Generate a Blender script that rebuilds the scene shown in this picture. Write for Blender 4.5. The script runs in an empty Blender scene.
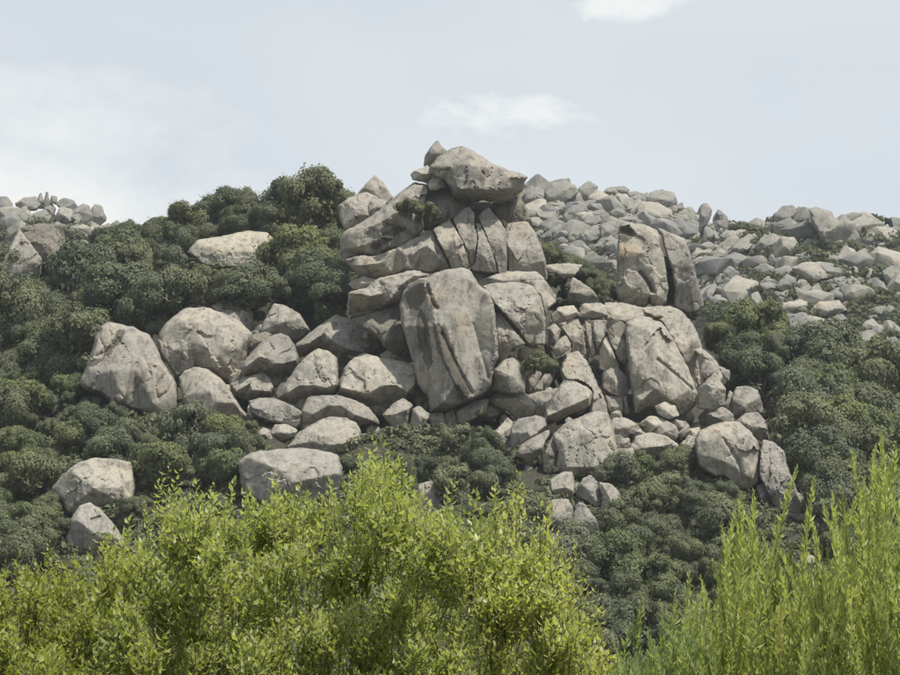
import bpy, bmesh, math, random
import numpy as np
from mathutils import Vector, noise as mnoise
from mathutils.geometry import delaunay_2d_cdt

# ------------------------------------------------------------------ camera, sky, sun, exposure
scene = bpy.context.scene
COL = scene.collection
FPX = 2117.0                      # focal length in pixels of a 900 px wide picture (24 degree lens)
PITCH = math.atan(362.5 / FPX)    # looking up at the hill
EYE = 1.6
cam_d = bpy.data.cameras.new('camera')
cam_d.sensor_fit = 'HORIZONTAL'
cam_d.sensor_width = 36.0
cam_d.lens = 36.0 * FPX / 900.0
cam_d.clip_start = 0.1
cam_d.clip_end = 8000
cam = bpy.data.objects.new('camera', cam_d)
COL.objects.link(cam)
cam.location = (0, 0, EYE)
cam.rotation_euler = (math.pi / 2 + PITCH, 0, 0)
scene.camera = cam

SUN_EL = math.radians(63)
SUN_AZ = math.radians(54)         # measured from behind the camera towards the right
S = Vector((math.sin(SUN_AZ) * math.cos(SUN_EL), -math.cos(SUN_AZ) * math.cos(SUN_EL), math.sin(SUN_EL)))
sun_d = bpy.data.lights.new('sun', 'SUN')
sun_d.energy = 4.8
sun_d.angle = math.radians(1.5)
sun_d.color = (1.0, 0.95, 0.86)
sun = bpy.data.objects.new('sun', sun_d)
COL.objects.link(sun)
sun.location = (60, -60, 120)
sun.rotation_euler = (-S).to_track_quat('-Z', 'Y').to_euler()

scene.view_settings.view_transform = 'Standard'
scene.view_settings.look = 'None'
scene.view_settings.gamma = 1.0
scene.view_settings.exposure = 0.1
scene.view_settings.use_curve_mapping = False
scene.cycles.volume_bounces = 0
scene.cycles.max_bounces = 6
scene.cycles.transparent_max_bounces = 6

def P(px, py, Y):
    dx = (px - 450.0) / FPX; dy = (337.5 - py) / FPX
    c, s = math.cos(PITCH), math.sin(PITCH)
    t = Y / (c - dy * s)
    return Vector((dx * t, Y, EYE + (s + dy * c) * t))

world = bpy.data.worlds.new('World')
scene.world = world
world.use_nodes = True
wn = world.node_tree.nodes; wl = world.node_tree.links
wn.clear()
def W(t, **kw):
    n = wn.new(t)
    for k, v in kw.items(): setattr(n, k, v)
    return n
wout = W('ShaderNodeOutputWorld'); wbg = W('ShaderNodeBackground')
wbg.inputs['Strength'].default_value = 0.1
sky = W('ShaderNodeTexSky', sky_type='NISHITA')
sky.sun_disc = False
sky.sun_elevation = SUN_EL
sky.sun_rotation = math.atan2(S.x, S.y)
sky.altitude = 200; sky.air_density = 1.0; sky.dust_density = 1.5; sky.ozone_density = 1.0
tc = W('ShaderNodeTexCoord')
# high thin veil over the whole sky
mapv = W('ShaderNodeMapping'); mapv.inputs['Scale'].default_value = (1.2, 1.2, 3.0); mapv.inputs['Location'].default_value = (3.1, 0.4, 1.0)
veil = W('ShaderNodeTexNoise'); veil.inputs['Scale'].default_value = 2.2; veil.inputs['Detail'].default_value = 4
vr = W('ShaderNodeMapRange'); vr.inputs['From Min'].default_value = 0.3; vr.inputs['From Max'].default_value = 0.75
vr.inputs['To Min'].default_value = 0.62; vr.inputs['To Max'].default_value = 0.86
wl.new(tc.outputs['Generated'], mapv.inputs['Vector']); wl.new(mapv.outputs['Vector'], veil.inputs['Vector'])
wl.new(veil.outputs['Fac'], vr.inputs['Value'])
mix1 = W('ShaderNodeMix', data_type='RGBA'); mix1.inputs['B'].default_value = (8.45, 8.85, 8.9, 1)
sepz = W('ShaderNodeSeparateXYZ'); wl.new(tc.outputs['Generated'], sepz.inputs[0])
vz = W('ShaderNodeMapRange'); vz.inputs['From Min'].default_value = 0.25; vz.inputs['From Max'].default_value = 0.9
vz.inputs['To Min'].default_value = 1.0; vz.inputs['To Max'].default_value = 0.3; wl.new(sepz.outputs['Z'], vz.inputs['Value'])
vm = W('ShaderNodeMath', operation='MULTIPLY'); wl.new(vr.outputs['Result'], vm.inputs[0]); wl.new(vz.outputs['Result'], vm.inputs[1])
wl.new(vm.outputs[0], mix1.inputs['Factor']); wl.new(sky.outputs['Color'], mix1.inputs['A'])
# small ragged clouds (each round its own direction in the sky)
def cloud(px, py, rx, ry, amount, prev, soft=0.7, nscale=42):
    d = P(px, py, 1000.0) - Vector((0, 0, EYE)); d.normalize()
    r = Vector((d.y, -d.x, 0)).normalized(); u = r.cross(d)
    def dotn(v):
        n = W('ShaderNodeVectorMath', operation='DOT_PRODUCT'); n.inputs[1].default_value = v
        wl.new(tc.outputs['Generated'], n.inputs[0]); return n.outputs['Value']
    def m(op, a, b=None):
        n = W('ShaderNodeMath', operation=op)
        for i, v in enumerate((a, b)):
            if v is None: continue
            if isinstance(v, (int, float)): n.inputs[i].default_value = v
            else: wl.new(v, n.inputs[i])
        return n.outputs[0]
    a = m('MULTIPLY', dotn(r), FPX / rx); b = m('MULTIPLY', dotn(u), FPX / ry)
    q = m('ADD', m('MULTIPLY', a, a), m('MULTIPLY', b, b))
    nz = W('ShaderNodeTexNoise'); nz.inputs['Scale'].default_value = nscale; nz.inputs['Detail'].default_value = 6; nz.inputs['Roughness'].default_value = 0.62
    mp = W('ShaderNodeMapping'); mp.inputs['Scale'].default_value = (1, 1, 1.9)
    wl.new(tc.outputs['Generated'], mp.inputs['Vector']); wl.new(mp.outputs['Vector'], nz.inputs['Vector'])
    v = m('SUBTRACT', m('MULTIPLY', nz.outputs['Fac'], 2.6), m('ADD', q, 0.62))
    front = m('GREATER_THAN', dotn(d), 0.0)
    mr = W('ShaderNodeMapRange'); mr.inputs['From Min'].default_value = 0.0; mr.inputs['From Max'].default_value = soft
    mr.inputs['To Max'].default_value = amount; wl.new(v, mr.inputs['Value'])
    f = m('MULTIPLY', mr.outputs['Result'], front)
    mx = W('ShaderNodeMix', data_type='RGBA'); mx.inputs['B'].default_value = (9.3, 9.4, 9.1, 1)
    wl.new(f, mx.inputs['Factor']); wl.new(prev, mx.inputs['A'])
    return mx.outputs['Result']
c = cloud(508, 114, 105, 27, 0.6, mix1.outputs['Result'], 0.8, 55)
c = cloud(625, 4, 62, 24, 0.65, c)
c = cloud(70, 180, 360, 135, 1.0, c, 1.1, 8)
c = cloud(-500, -150, 160, 50, 0.6, c)
c = cloud(1500, -60, 190, 45, 0.6, c)
c = cloud(1100, -500, 220, 60, 0.6, c)
wl.new(c, wbg.inputs['Color']); wl.new(wbg.outputs[0], wout.inputs['Surface'])

# ------------------------------------------------------------------ helpers
def tag(o, label=None, cat=None, group=None, kind=None):
    if label: o['label'] = label
    if cat: o['category'] = cat
    if group: o['group'] = group
    if kind: o['kind'] = kind
    return o

def mesh_np(name, V, F, mat, smooth=False, extra=None):
    """V (n,3), F (m,k) same-size faces -> mesh"""
    me = bpy.data.meshes.new(name)
    V = np.asarray(V, dtype=np.float32); F = np.asarray(F, dtype=np.int32)
    k = F.shape[1]
    me.vertices.add(len(V)); me.vertices.foreach_set('co', V.ravel())
    me.loops.add(F.size); me.loops.foreach_set('vertex_index', F.ravel())
    me.polygons.add(len(F))
    me.polygons.foreach_set('loop_start', np.arange(0, F.size, k, dtype=np.int32))
    me.polygons.foreach_set('loop_total', np.full(len(F), k, dtype=np.int32))
    if smooth: me.polygons.foreach_set('use_smooth', np.ones(len(F), dtype=bool))
    if extra is not None:                     # one value for each vertex
        at = me.attributes.new('tone', 'FLOAT', 'POINT'); at.data.foreach_set('value', np.asarray(extra, dtype=np.float32))
    me.update(); me.validate()
    me.materials.append(mat)
    return me

def link(name, data, parent=None, loc=(0, 0, 0)):
    o = bpy.data.objects.new(name, data)
    COL.objects.link(o); o.location = loc
    if parent: o.parent = parent
    return o

# ------------------------------------------------------------------ materials
def new_mat(name):
    m = bpy.data.materials.new(name); m.use_nodes = True
    nt = m.node_tree; nt.nodes.clear()
    return m, nt
def N(nt, t, **kw):
    n = nt.nodes.new(t)
    for k, v in kw.items():
        if k.startswith('i_'): n.inputs[k[2:].replace('_', ' ')].default_value = v
        else: setattr(n, k, v)
    return n
def ramp(nt, stops, fac):
    r = nt.nodes.new('ShaderNodeValToRGB')
    e = r.color_ramp.elements
    while len(e) < len(stops): e.new(0.5)
    for el, (p, c) in zip(e, stops):
        el.position = p; el.color = (*c, 1) if len(c) == 3 else c
    nt.links.new(fac, r.inputs['Fac'])
    return r.outputs['Color']
def mixc(nt, fac, a, b, mode='MIX'):
    m = nt.nodes.new('ShaderNodeMix'); m.data_type = 'RGBA'; m.blend_type = mode
    for key, v in (('Factor', fac), ('A', a), ('B', b)):
        if isinstance(v, float): m.inputs[key].default_value = v
        elif isinstance(v, tuple): m.inputs[key].default_value = (*v, 1)
        else: nt.links.new(v, m.inputs[key])
    return m.outputs['Result']

def granite(name, base, dark, streak=0.55, scale=1.0):
    m, nt = new_mat(name); L = nt.links.new
    out = N(nt, 'ShaderNodeOutputMaterial'); b = N(nt, 'ShaderNodeBsdfPrincipled', i_Roughness=0.92)
    b.inputs['Specular IOR Level'].default_value = 0.2
    tcn = N(nt, 'ShaderNodeTexCoord'); info = N(nt, 'ShaderNodeObjectInfo')
    off = N(nt, 'ShaderNodeVectorMath', operation='SCALE'); off.inputs[0].default_value = (37, 61, 23)
    L(info.outputs['Random'], off.inputs['Scale'])
    pos = N(nt, 'ShaderNodeVectorMath', operation='ADD'); L(tcn.outputs['Object'], pos.inputs[0]); L(off.outputs[0], pos.inputs[1])
    def noise(sc, det, rough=0.6, vec=None, dist=0.0):
        n = N(nt, 'ShaderNodeTexNoise'); n.inputs['Scale'].default_value = sc * scale; n.inputs['Detail'].default_value = det
        n.inputs['Roughness'].default_value = rough; n.inputs['Distortion'].default_value = dist
        L(vec or pos.outputs[0], n.inputs['Vector']); return n.outputs['Fac']
    big = noise(0.28, 5, 0.6); med = noise(1.5, 6, 0.65); fine = noise(5.0, 5, 0.75)
    mp = N(nt, 'ShaderNodeMapping'); mp.inputs['Scale'].default_value = (1.0, 1.0, 0.14); L(pos.outputs[0], mp.inputs['Vector'])
    st = noise(1.1, 5, 0.65, mp.outputs[0], 0.3)
    vor = N(nt, 'ShaderNodeTexVoronoi'); vor.inputs['Scale'].default_value = 2.2 * scale; L(pos.outputs[0], vor.inputs['Vector'])
    c0 = mixc(nt, big, tuple(x * 0.70 for x in base), tuple(min(1, x * 1.28) for x in base))
    # warm weathering
    warm = ramp(nt, [(0.50, (0, 0, 0)), (0.72, (0.55, 0.55, 0.55))], big)
    c1 = mixc(nt, warm, c0, (base[0] * 1.12, base[1] * 0.98, base[2] * 0.80))
    # dark lichen and water streaks
    sm = ramp(nt, [(0.50, (0, 0, 0)), (0.68, (streak, streak, streak))], st)
    c2 = mixc(nt, sm, c1, dark)
    bl = ramp(nt, [(0.52, (0, 0, 0)), (0.66, (0.62, 0.62, 0.62))], med)
    c3 = mixc(nt, bl, c2, tuple(x * 1.6 for x in dark))
    # pale lichen flecks
    lf = ramp(nt, [(0.0, (0.30, 0.30, 0.30)), (0.22, (0, 0, 0))], vor.outputs['Distance'])
    c4 = mixc(nt, lf, c3, tuple(min(1, x * 1.3) for x in base))
    fr = ramp(nt, [(0.30, (0.70, 0.70, 0.70)), (0.70, (1.2, 1.2, 1.2))], fine)
    c5 = mixc(nt, 1.0, c4, fr, 'MULTIPLY')
    rv = ramp(nt, [(0.0, (0.84, 0.84, 0.86)), (1.0, (1.12, 1.10, 1.06))], info.outputs['Random'])
    c6 = mixc(nt, 1.0, c5, rv, 'MULTIPLY')
    L(c6, b.inputs['Base Color'])
    bu = N(nt, 'ShaderNodeBump'); bu.inputs['Strength'].default_value = 0.5; bu.inputs['Distance'].default_value = 0.22 / scale
    sm2 = N(nt, 'ShaderNodeMath', operation='MULTIPLY_ADD'); L(fine, sm2.inputs[0]); sm2.inputs[1].default_value = 0.25; L(med, sm2.inputs[2])
    L(sm2.outputs[0], bu.inputs['Height']); L(bu.outputs[0], b.inputs['Normal'])
    L(b.outputs[0], out.inputs['Surface'])
    return m

GRAN = granite('granite', (0.33, 0.315, 0.275), (0.088, 0.08, 0.068), 0.78)
GRAN_DARK = granite('stain_shade_granite', (0.235, 0.222, 0.182), (0.075, 0.068, 0.055), 0.8)  # stained stone, also used as painted shade for recessed rocks
GRAN_PALE = granite('pale_granite', (0.405, 0.385, 0.325), (0.13, 0.12, 0.1), 0.55)
GRAN_FAR = granite('ridge_granite', (0.255, 0.253, 0.23), (0.095, 0.094, 0.086), 0.45, 0.6)
GRAN_FARP = granite('pale_ridge_granite', (0.35, 0.335, 0.29), (0.13, 0.125, 0.108), 0.3, 0.6)
GRAN_OCH = granite('ochre_granite', (0.37, 0.325, 0.255), (0.13, 0.11, 0.085), 0.5)
GRAN_VAR_SHADE = granite('varnish_shade_granite', (0.14, 0.127, 0.103), (0.05, 0.045, 0.037), 0.8)  # rock varnish, also painted shade at the back of the crack
MATS = {'v': GRAN_VAR_SHADE, 'o': GRAN_OCH, 'g': GRAN, 'd': GRAN_DARK, 'p': GRAN_PALE, 'f': GRAN_FAR, 'q': GRAN_FARP}

def leafmat(name, c_lo, c_hi, trans=0.25, nscale=0.6, rough=0.7, spec=0.12):
    m, nt = new_mat(name); L = nt.links.new
    out = N(nt, 'ShaderNodeOutputMaterial')
    at = N(nt, 'ShaderNodeAttribute', attribute_name='tone')
    info = N(nt, 'ShaderNodeObjectInfo'); tcn = N(nt, 'ShaderNodeTexCoord')
    n = N(nt, 'ShaderNodeTexNoise'); n.inputs['Scale'].default_value = nscale; n.inputs['Detail'].default_value = 3
    L(tcn.outputs['Object'], n.inputs['Vector'])
    f = N(nt, 'ShaderNodeMath', operation='MULTIPLY_ADD'); L(at.outputs['Fac'], f.inputs[0]); f.inputs[1].default_value = 0.6
    g = N(nt, 'ShaderNodeMath', operation='MULTIPLY'); L(n.outputs['Fac'], g.inputs[0]); g.inputs[1].default_value = 0.4
    L(g.outputs[0], f.inputs[2])
    col = mixc(nt, f.outputs[0], c_lo, c_hi)
    rv = ramp(nt, [(0.0, (0.78, 0.84, 0.86)), (0.5, (1, 1, 1)), (1.0, (1.2, 1.14, 1.0))], info.outputs['Random'])
    col = mixc(nt, 1.0, col, rv, 'MULTIPLY')
    d = N(nt, 'ShaderNodeBsdfPrincipled', i_Roughness=rough); d.inputs['Specular IOR Level'].default_value = spec
    t = N(nt, 'ShaderNodeBsdfTranslucent'); L(col, d.inputs['Base Color'])
    tcol = mixc(nt, 1.0, col, (1.12, 1.2, 0.5), 'MULTIPLY'); L(tcol, t.inputs['Color'])
    mx = N(nt, 'ShaderNodeMixShader'); mx.inputs[0].default_value = trans
    L(d.outputs[0], mx.inputs[1]); L(t.outputs[0], mx.inputs[2]); L(mx.outputs[0], out.inputs['Surface'])
    return m
LEAF_OAK = leafmat('oak_leaf', (0.072, 0.086, 0.050), (0.225, 0.245, 0.152), 0.2)
LEAF_LIGHT = leafmat('mastic_leaf', (0.092, 0.112, 0.052), (0.255, 0.28, 0.145), 0.22)
LEAF_GREY = leafmat('grey_oak_leaf', (0.092, 0.106, 0.070), (0.25, 0.27, 0.185), 0.2)
LEAF_FAR = leafmat('ridge_scrub_leaf', (0.055, 0.068, 0.036), (0.11, 0.125, 0.065), 0.15)
LEAF_SHRUB = leafmat('shrub_leaf', (0.205, 0.23, 0.066), (0.66, 0.67, 0.30), 0.52, 3.0, 0.36, 0.35)
LEAF_OLIVE = leafmat('olive_shrub_leaf', (0.18, 0.21, 0.055), (0.48, 0.50, 0.17), 0.46, 3.0, 0.45)
LEAF_NEEDLE = leafmat('spike_leaf', (0.13, 0.175, 0.062), (0.52, 0.57, 0.29), 0.42, 3.0, 0.5)
LEAF_NEEDLE_D = leafmat('dark_spike_leaf', (0.09, 0.125, 0.04), (0.22, 0.27, 0.095), 0.35, 3.0, 0.5)
LEAF_DRY = leafmat('dry_leaf', (0.38, 0.35, 0.13), (0.56, 0.52, 0.22), 0.3, 3.0, 0.6)

def simple(name, lo, hi, sc, rough=0.9, bump=0.3):
    m, nt = new_mat(name); L = nt.links.new
    out = N(nt, 'ShaderNodeOutputMaterial'); b = N(nt, 'ShaderNodeBsdfPrincipled', i_Roughness=rough)
    tcn = N(nt, 'ShaderNodeTexCoord'); n = N(nt, 'ShaderNodeTexNoise'); n.inputs['Scale'].default_value = sc; n.inputs['Detail'].default_value = 8
    n.inputs['Roughness'].default_value = 0.65
    L(tcn.outputs['Object'], n.inputs['Vector'])
    L(ramp(nt, [(0.3, lo), (0.7, hi)], n.outputs['Fac']), b.inputs['Base Color'])
    bu = N(nt, 'ShaderNodeBump'); bu.inputs['Strength'].default_value = bump; L(n.outputs['Fac'], bu.inputs['Height']); L(bu.outputs[0], b.inputs['Normal'])
    L(b.outputs[0], out.inputs['Surface'])
    return m
BARK = simple('bark', (0.06, 0.05, 0.04), (0.14, 0.115, 0.09), 6)
TWIG = simple('green_twig', (0.10, 0.10, 0.04), (0.20, 0.19, 0.07), 12)
EARTH = simple('scrubby_earth', (0.014, 0.016, 0.009), (0.075, 0.07, 0.045), 2.2, 0.95, 1.0)

# ------------------------------------------------------------------ terrain
def inside(poly, Q):
    x, y = Q[:, 0], Q[:, 1]; r = np.zeros(len(Q), bool)
    n = len(poly)
    for i in range(n):
        x0, y0 = poly[i]; x1, y1 = poly[(i + 1) % n]
        if y0 == y1: continue
        cnd = ((y0 > y) != (y1 > y)) & (x < (x1 - x0) * (y - y0) / (y1 - y0) + x0)
        r ^= cnd
    return r
def crest(tab, ycs):
    X = []; Z = []; YC = []
    for (px, py), yc in zip(tab, ycs):
        p = P(px, py, yc); X.append(p.x); Z.append(p.z); YC.append(yc)
    return np.array(X), np.array(Z), np.array(YC)
MAIN = crest([(-900, 560), (-400, 400), (-100, 318), (0, 292), (100, 262), (200, 238), (300, 214), (350, 226), (440, 228), (540, 262), (600, 312), (700, 345), (800, 378), (900, 410), (1100, 470), (1500, 620)],
             [250, 245, 240, 238, 236, 236, 235, 235, 232, 225, 216, 214, 216, 220, 225, 230])
RA = crest([(-200, 560), (250, 330), (400, 240), (525, 198), (560, 192), (600, 198), (650, 206), (700, 225), (735, 238), (800, 262), (950, 330), (1200, 480)], [470] * 12)
RB = crest([(560, 470), (650, 300), (690, 250), (735, 230), (770, 218), (800, 216), (850, 219), (900, 224), (1000, 226), (1150, 260), (1500, 420)], [400] * 11)
RL = crest([(-700, 380), (-350, 240), (-150, 196), (-40, 206), (0, 208), (50, 212), (85, 218), (105, 232), (125, 244), (200, 290), (400, 400)], [430] * 11)
def ridge(X, Y, tab, foot, back=0.55):
    xs, zs, yc = tab
    z = np.interp(X, xs, zs); c_ = np.interp(X, xs, yc)
    front = z * np.clip((Y - foot) / (c_ - foot), 0, None)
    return np.where(Y <= c_, front, z - (Y - c_) * back)
def terrain(X, Y):
    X = np.asarray(X, float); Y = np.asarray(Y, float)
    g = 0.25 * np.sin(X * 0.11 + 1.3) * np.sin(Y * 0.09) + 0.2 * np.sin(X * 0.31 + Y * 0.23)
    near = np.clip((np.hypot(X, Y) - 12) / 40, 0, 1)
    z = g * near
    m = ridge(X, Y, MAIN, 145.0)
    # the steep foot of the central crag
    side = np.clip(np.abs(X + 0.2) - 8.0, 0, None) * 2.4
    crag = np.clip(23.5 + (Y - 187.0) / 17.0 * 22.5, 0, 45.0) - side - np.clip(Y - 214, 0, None) * 0.6
    m = np.maximum(m, np.where(Y > 185, crag, 0))
    m = m + 0.5 * np.sin(X * 0.42 + 0.5) * np.sin(Y * 0.37) + 0.3 * np.sin(X * 0.9 + Y * 0.7)
    for t, f in ((RA, 300.0), (RB, 262.0), (RL, 290.0)):
        m = np.maximum(m, ridge(X, Y, t, f) + 0.9 * np.sin(X * 0.21 + 0.5) * np.sin(Y * 0.17) + 0.6 * np.sin(X * 0.5 + Y * 0.33))
    return np.maximum(z, m)

def yhill(px, py, lo=90.0, hi=300.0):
    """distance at which the ray through a picture point meets the ground (or passes nearest to it)"""
    Ys = np.arange(lo, hi, 0.5)
    p1 = P(px, py, 1.0); k = (p1.z - EYE)
    d = EYE + k * Ys - terrain(p1.x * Ys, Ys)
    hit = np.nonzero(d <= 0)[0]
    return float(Ys[hit[0]]) if len(hit) else float(Ys[np.argmin(d)])

xs = np.concatenate([np.array([-3000, -2000, -1300, -900, -650, -450, -330, -250, -190, -150]), np.arange(-130, 131, 2.0), np.array([150, 190, 250, 330, 450, 650, 900, 1300, 2000, 3000])])
ys = np.concatenate([np.array([-1500, -700, -300, -120, -50, -15]), np.arange(0, 130, 6.0), np.arange(130, 250, 1.5), np.arange(250, 500, 4.0), np.array([510, 540, 600, 700, 900, 1300, 2000, 3500])])
GX, GY = np.meshgrid(xs, ys)
GZ = terrain(GX, GY)
# the earth between the boulders is lowered on purpose, shaping dark gaps
ROCKZONE = np.array([(78, 360), (100, 322), (160, 300), (300, 300), (345, 300), (345, 210), (420, 170), (540, 190), (560, 270), (620, 300), (700, 300), (720, 350), (765, 390), (800, 480), (820, 515), (760, 470), (690, 440), (640, 440), (610, 470), (560, 470), (515, 450), (490, 425), (400, 430), (330, 430), (250, 415), (190, 385), (110, 360)], float)
def to_px(X, Y, Z):
    c_, s_ = math.cos(PITCH), math.sin(PITCH); zc = Z - EYE; dep = np.maximum(Y * c_ + zc * s_, 0.1)
    return np.stack([450 + FPX * X / dep, 337.5 - FPX * (zc * c_ - Y * s_) / dep], 1)
nx = len(xs)
inz = np.zeros(GX.size)
sel = (np.abs(GX.ravel()) < 60) & (GY.ravel() > 140) & (GY.ravel() < 232)
V = np.stack([GX.ravel(), GY.ravel(), GZ.ravel()], 1)
V[sel, 2] -= 3.0 * (inside(ROCKZONE, to_px(*V[sel].T)))
ii, jj = np.meshgrid(np.arange(nx - 1), np.arange(len(ys) - 1))
a = (jj * nx + ii).ravel()
F = np.stack([a, a + 1, a + nx + 1, a + nx], 1)
hill = link('ground', mesh_np('ground', V, F, EARTH, True))
tag(hill, 'scrub covered ground rising into the rocky hillside and ridges', None, None, 'structure')

# ------------------------------------------------------------------ boulders
rngs = np.random.default_rng(5)
def dist_poly(line, Q, closed=True):
    best = np.full(len(Q), 1e9)
    n = len(line)
    for i in range(n if closed else n - 1):
        a_ = line[i]; b_ = line[(i + 1) % n]; d = b_ - a_
        L2 = max(1e-9, float(d @ d))
        t = np.clip(((Q - a_) @ d) / L2, 0, 1)
        best = np.minimum(best, np.hypot(*(Q - a_ - t[:, None] * d).T))
    return best
def cdt(pts, n_rim):
    vs = [Vector((float(x), float(y))) for x, y in pts]
    ed = [(i, (i + 1) % n_rim) for i in range(n_rim)]
    r = delaunay_2d_cdt(vs, ed, [list(range(n_rim))], 1, 1e-6)
    return r[0], r[2], r[3]
def interp_ctrl(pts, hs, n_rim, Q):
    vo, fo, orig = cdt(pts, n_rim)
    hv = []
    for k, v in enumerate(vo):
        hv.append(hs[orig[k][0]] if orig[k] else 0.4)
    out = np.full(len(Q), 0.4)
    for f in fo:
        A, B, C = [np.array(vo[i]) for i in f[:3]]
        det = (B[1] - C[1]) * (A[0] - C[0]) + (C[0] - B[0]) * (A[1] - C[1])
        if abs(det) < 1e-9: continue
        l1 = ((B[1] - C[1]) * (Q[:, 0] - C[0]) + (C[0] - B[0]) * (Q[:, 1] - C[1])) / det
        l2 = ((C[1] - A[1]) * (Q[:, 0] - C[0]) + (A[0] - C[0]) * (Q[:, 1] - C[1])) / det
        l3 = 1 - l1 - l2
        m = (l1 > -1e-6) & (l2 > -1e-6) & (l3 > -1e-6)
        out[m] = l1[m] * hv[f[0]] + l2[m] * hv[f[1]] + l3[m] * hv[f[2]]
    return out

LAND = []
def boulder(name, label, outline, mat='g', Y=None, ridge_pts=None, grooves=None, lean=None, T=None, group=None,
            seed=0, res=48, cat='boulder', rim=0.06, jag=1.0, dY=0.0, under=0.12, grow=0.9, facet=0.3, tone_patches=None, cracks=True, flat=None, rimh=None, tilt_u=0.0):
    """outline, ridge_pts, grooves in picture units; the body gets its own distance, thickness and facets"""
    rng = np.random.default_rng(seed + 11)
    if flat is None: flat = cat in ('rock slab', 'rock column', 'rock prism')
    if rimh is None: rimh = 0.8 if flat else 0.6
    if flat: rim = min(rim, 0.04)
    poly = np.array(outline, float)
    ctr = poly.mean(0); dl = np.hypot(*(poly - ctr).T)[:, None]; poly = ctr + (poly - ctr) * (1 + grow / dl)
    w, h = np.ptp(poly[:, 0]), np.ptp(poly[:, 1])
    cx, yb, yt = poly[:, 0].mean(), poly[:, 1].max(), poly[:, 1].min()
    xc, yc = (poly[:, 0].max() + poly[:, 0].min()) / 2, (yb + yt) / 2
    auto = Y is None
    if auto: Y = yhill(cx, yb)
    Y += dY
    mpp = Y / FPX
    s = math.sqrt(w * h)
    if T is None: T = min(0.5 * s, 0.68 * min(w, h)) * mpp
    if auto: Y += 0.4 * T; mpp = Y / FPX
    sp = max(1.0, s / res)
    # corner rounding and resampling
    q = []
    for i in range(len(poly)):
        a_, b_ = poly[i], poly[(i + 1) % len(poly)]
        q += [a_ * 0.92 + b_ * 0.08, a_ * 0.08 + b_ * 0.92]
    q = np.array(q); r_ = []
    for i in range(len(q)):
        a_, b_ = q[i], q[(i + 1) % len(q)]
        n = max(1, int(round(np.hypot(*(b_ - a_)) / sp)))
        for k in range(n): r_.append(a_ + (b_ - a_) * k / n)
    rimp = np.array(r_)
    so = seed * 3.7
    if s > 30 and cracks:                       # joints: straight deep fractures in a few shared directions
        grooves = list(grooves or [])
        for k in range(int(rng.integers(0, 3))):
            a_ = math.radians((78, 62, -24, 100)[int(rng.integers(4))] + rng.normal(0, 6)); c0 = np.array([xc + rng.uniform(-0.3, 0.3) * w, yc + rng.uniform(-0.3, 0.3) * h])
            l_ = rng.uniform(0.25, 0.6) * max(w, h); dv = np.array([math.cos(a_), -math.sin(a_)])
            ln_ = [c0 + dv * l_ * t + rng.normal(0, 0.012 * s, 2) for t in (-0.5, -0.25, 0.0, 0.25, 0.5)]
            grooves.append(dict(l=ln_, d=rng.uniform(0.025, 0.075), w=0.7))
    jit = np.array([[mnoise.noise(Vector((x / sp * 0.33, y / sp * 0.33, so))), mnoise.noise(Vector((x / sp * 0.33, y / sp * 0.33, so + 50)))] for x, y in rimp])
    rimp = rimp + jit * 0.55 * sp * jag
    gx = np.arange(rimp[:, 0].min(), rimp[:, 0].max(), sp); gy = np.arange(rimp[:, 1].min(), rimp[:, 1].max(), sp * 0.87)
    Q = np.array([(x + (0.5 * sp if j % 2 else 0), y) for j, y in enumerate(gy) for x in gx])
    Q = Q + rng.uniform(-0.22, 0.22, Q.shape) * sp
    ok = inside(rimp, Q); Q = Q[ok]
    if len(Q): Q = Q[dist_poly(rimp, Q) > 0.55 * sp]
    if grooves and len(Q):                      # vertices along the fractures and beside them
        gp = []
        for gl in grooves:
            ln_ = [np.array(t, float) for t in (gl['l'] if isinstance(gl, dict) else gl)]
            for a_, b_ in zip(ln_[:-1], ln_[1:]):
                n = max(1, int(np.hypot(*(b_ - a_)) / (0.6 * sp)))
                for k in range(n): gp.append(a_ + (b_ - a_) * k / n)
            gp.append(ln_[-1])
        gp = np.array(gp); gp = gp[inside(rimp, gp)]
        if len(gp):
            gp = gp[dist_poly(rimp, gp) > 0.5 * sp]
        if len(gp):
            dmin = np.min(np.hypot(Q[:, None, 0] - gp[None, :, 0], Q[:, None, 1] - gp[None, :, 1]), 1)
            Q = np.vstack([Q[dmin > 0.5 * sp], gp])
    allp = np.vstack([rimp, Q]) * np.array([1, -1])
    nr = len(rimp)
    vo, fo, orig = cdt(allp, nr)
    P2 = np.array([(v[0], -v[1]) for v in vo])
    isrim = np.array([any(k < nr for k in o_) if o_ else False for o_ in orig])
    d = dist_poly(rimp, P2); d[isrim] = 0
    dmax = max(d.max(), 1e-6)
    rr = max(1e-6, min(dmax * 0.95, rim * min(w, h)))
    qf = np.sqrt(np.clip(1 - (1 - np.clip(d / rr, 0, 1)) ** 2, 0, 1))
    u = (P2[:, 0] - xc) / (w / 2); v = -(P2[:, 1] - yc) / (h / 2)
    if ridge_pts:
        base = np.array(outline, float)
        vv = -(base[:, 1] - yc) / (h / 2)
        hr = list(np.where(vv > 0, rimh - 0.4 * vv ** 2, rimh + (rimh - under) * vv))
        hr = list(np.clip(np.array(hr) + tilt_u * (base[:, 0] - xc) / (w / 2), -0.4, 1.05))
        pts = [(x, -y) for x, y in base]; hs = hr
        for rp in ridge_pts:
            pts.append((rp[0], -rp[1])); hs.append(rp[2] if len(rp) > 2 else 1.0)
        H = interp_ctrl(pts, hs, len(base), P2 * np.array([1, -1]))
        if lean is None: lean = 0.12
    else:
        pl = [(90, 0.95, 0.05 + 0.2 * rng.random()), (-90 + rng.uniform(-25, 25), 0.75, 0.25 + 0.25 * rng.random())]
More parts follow.
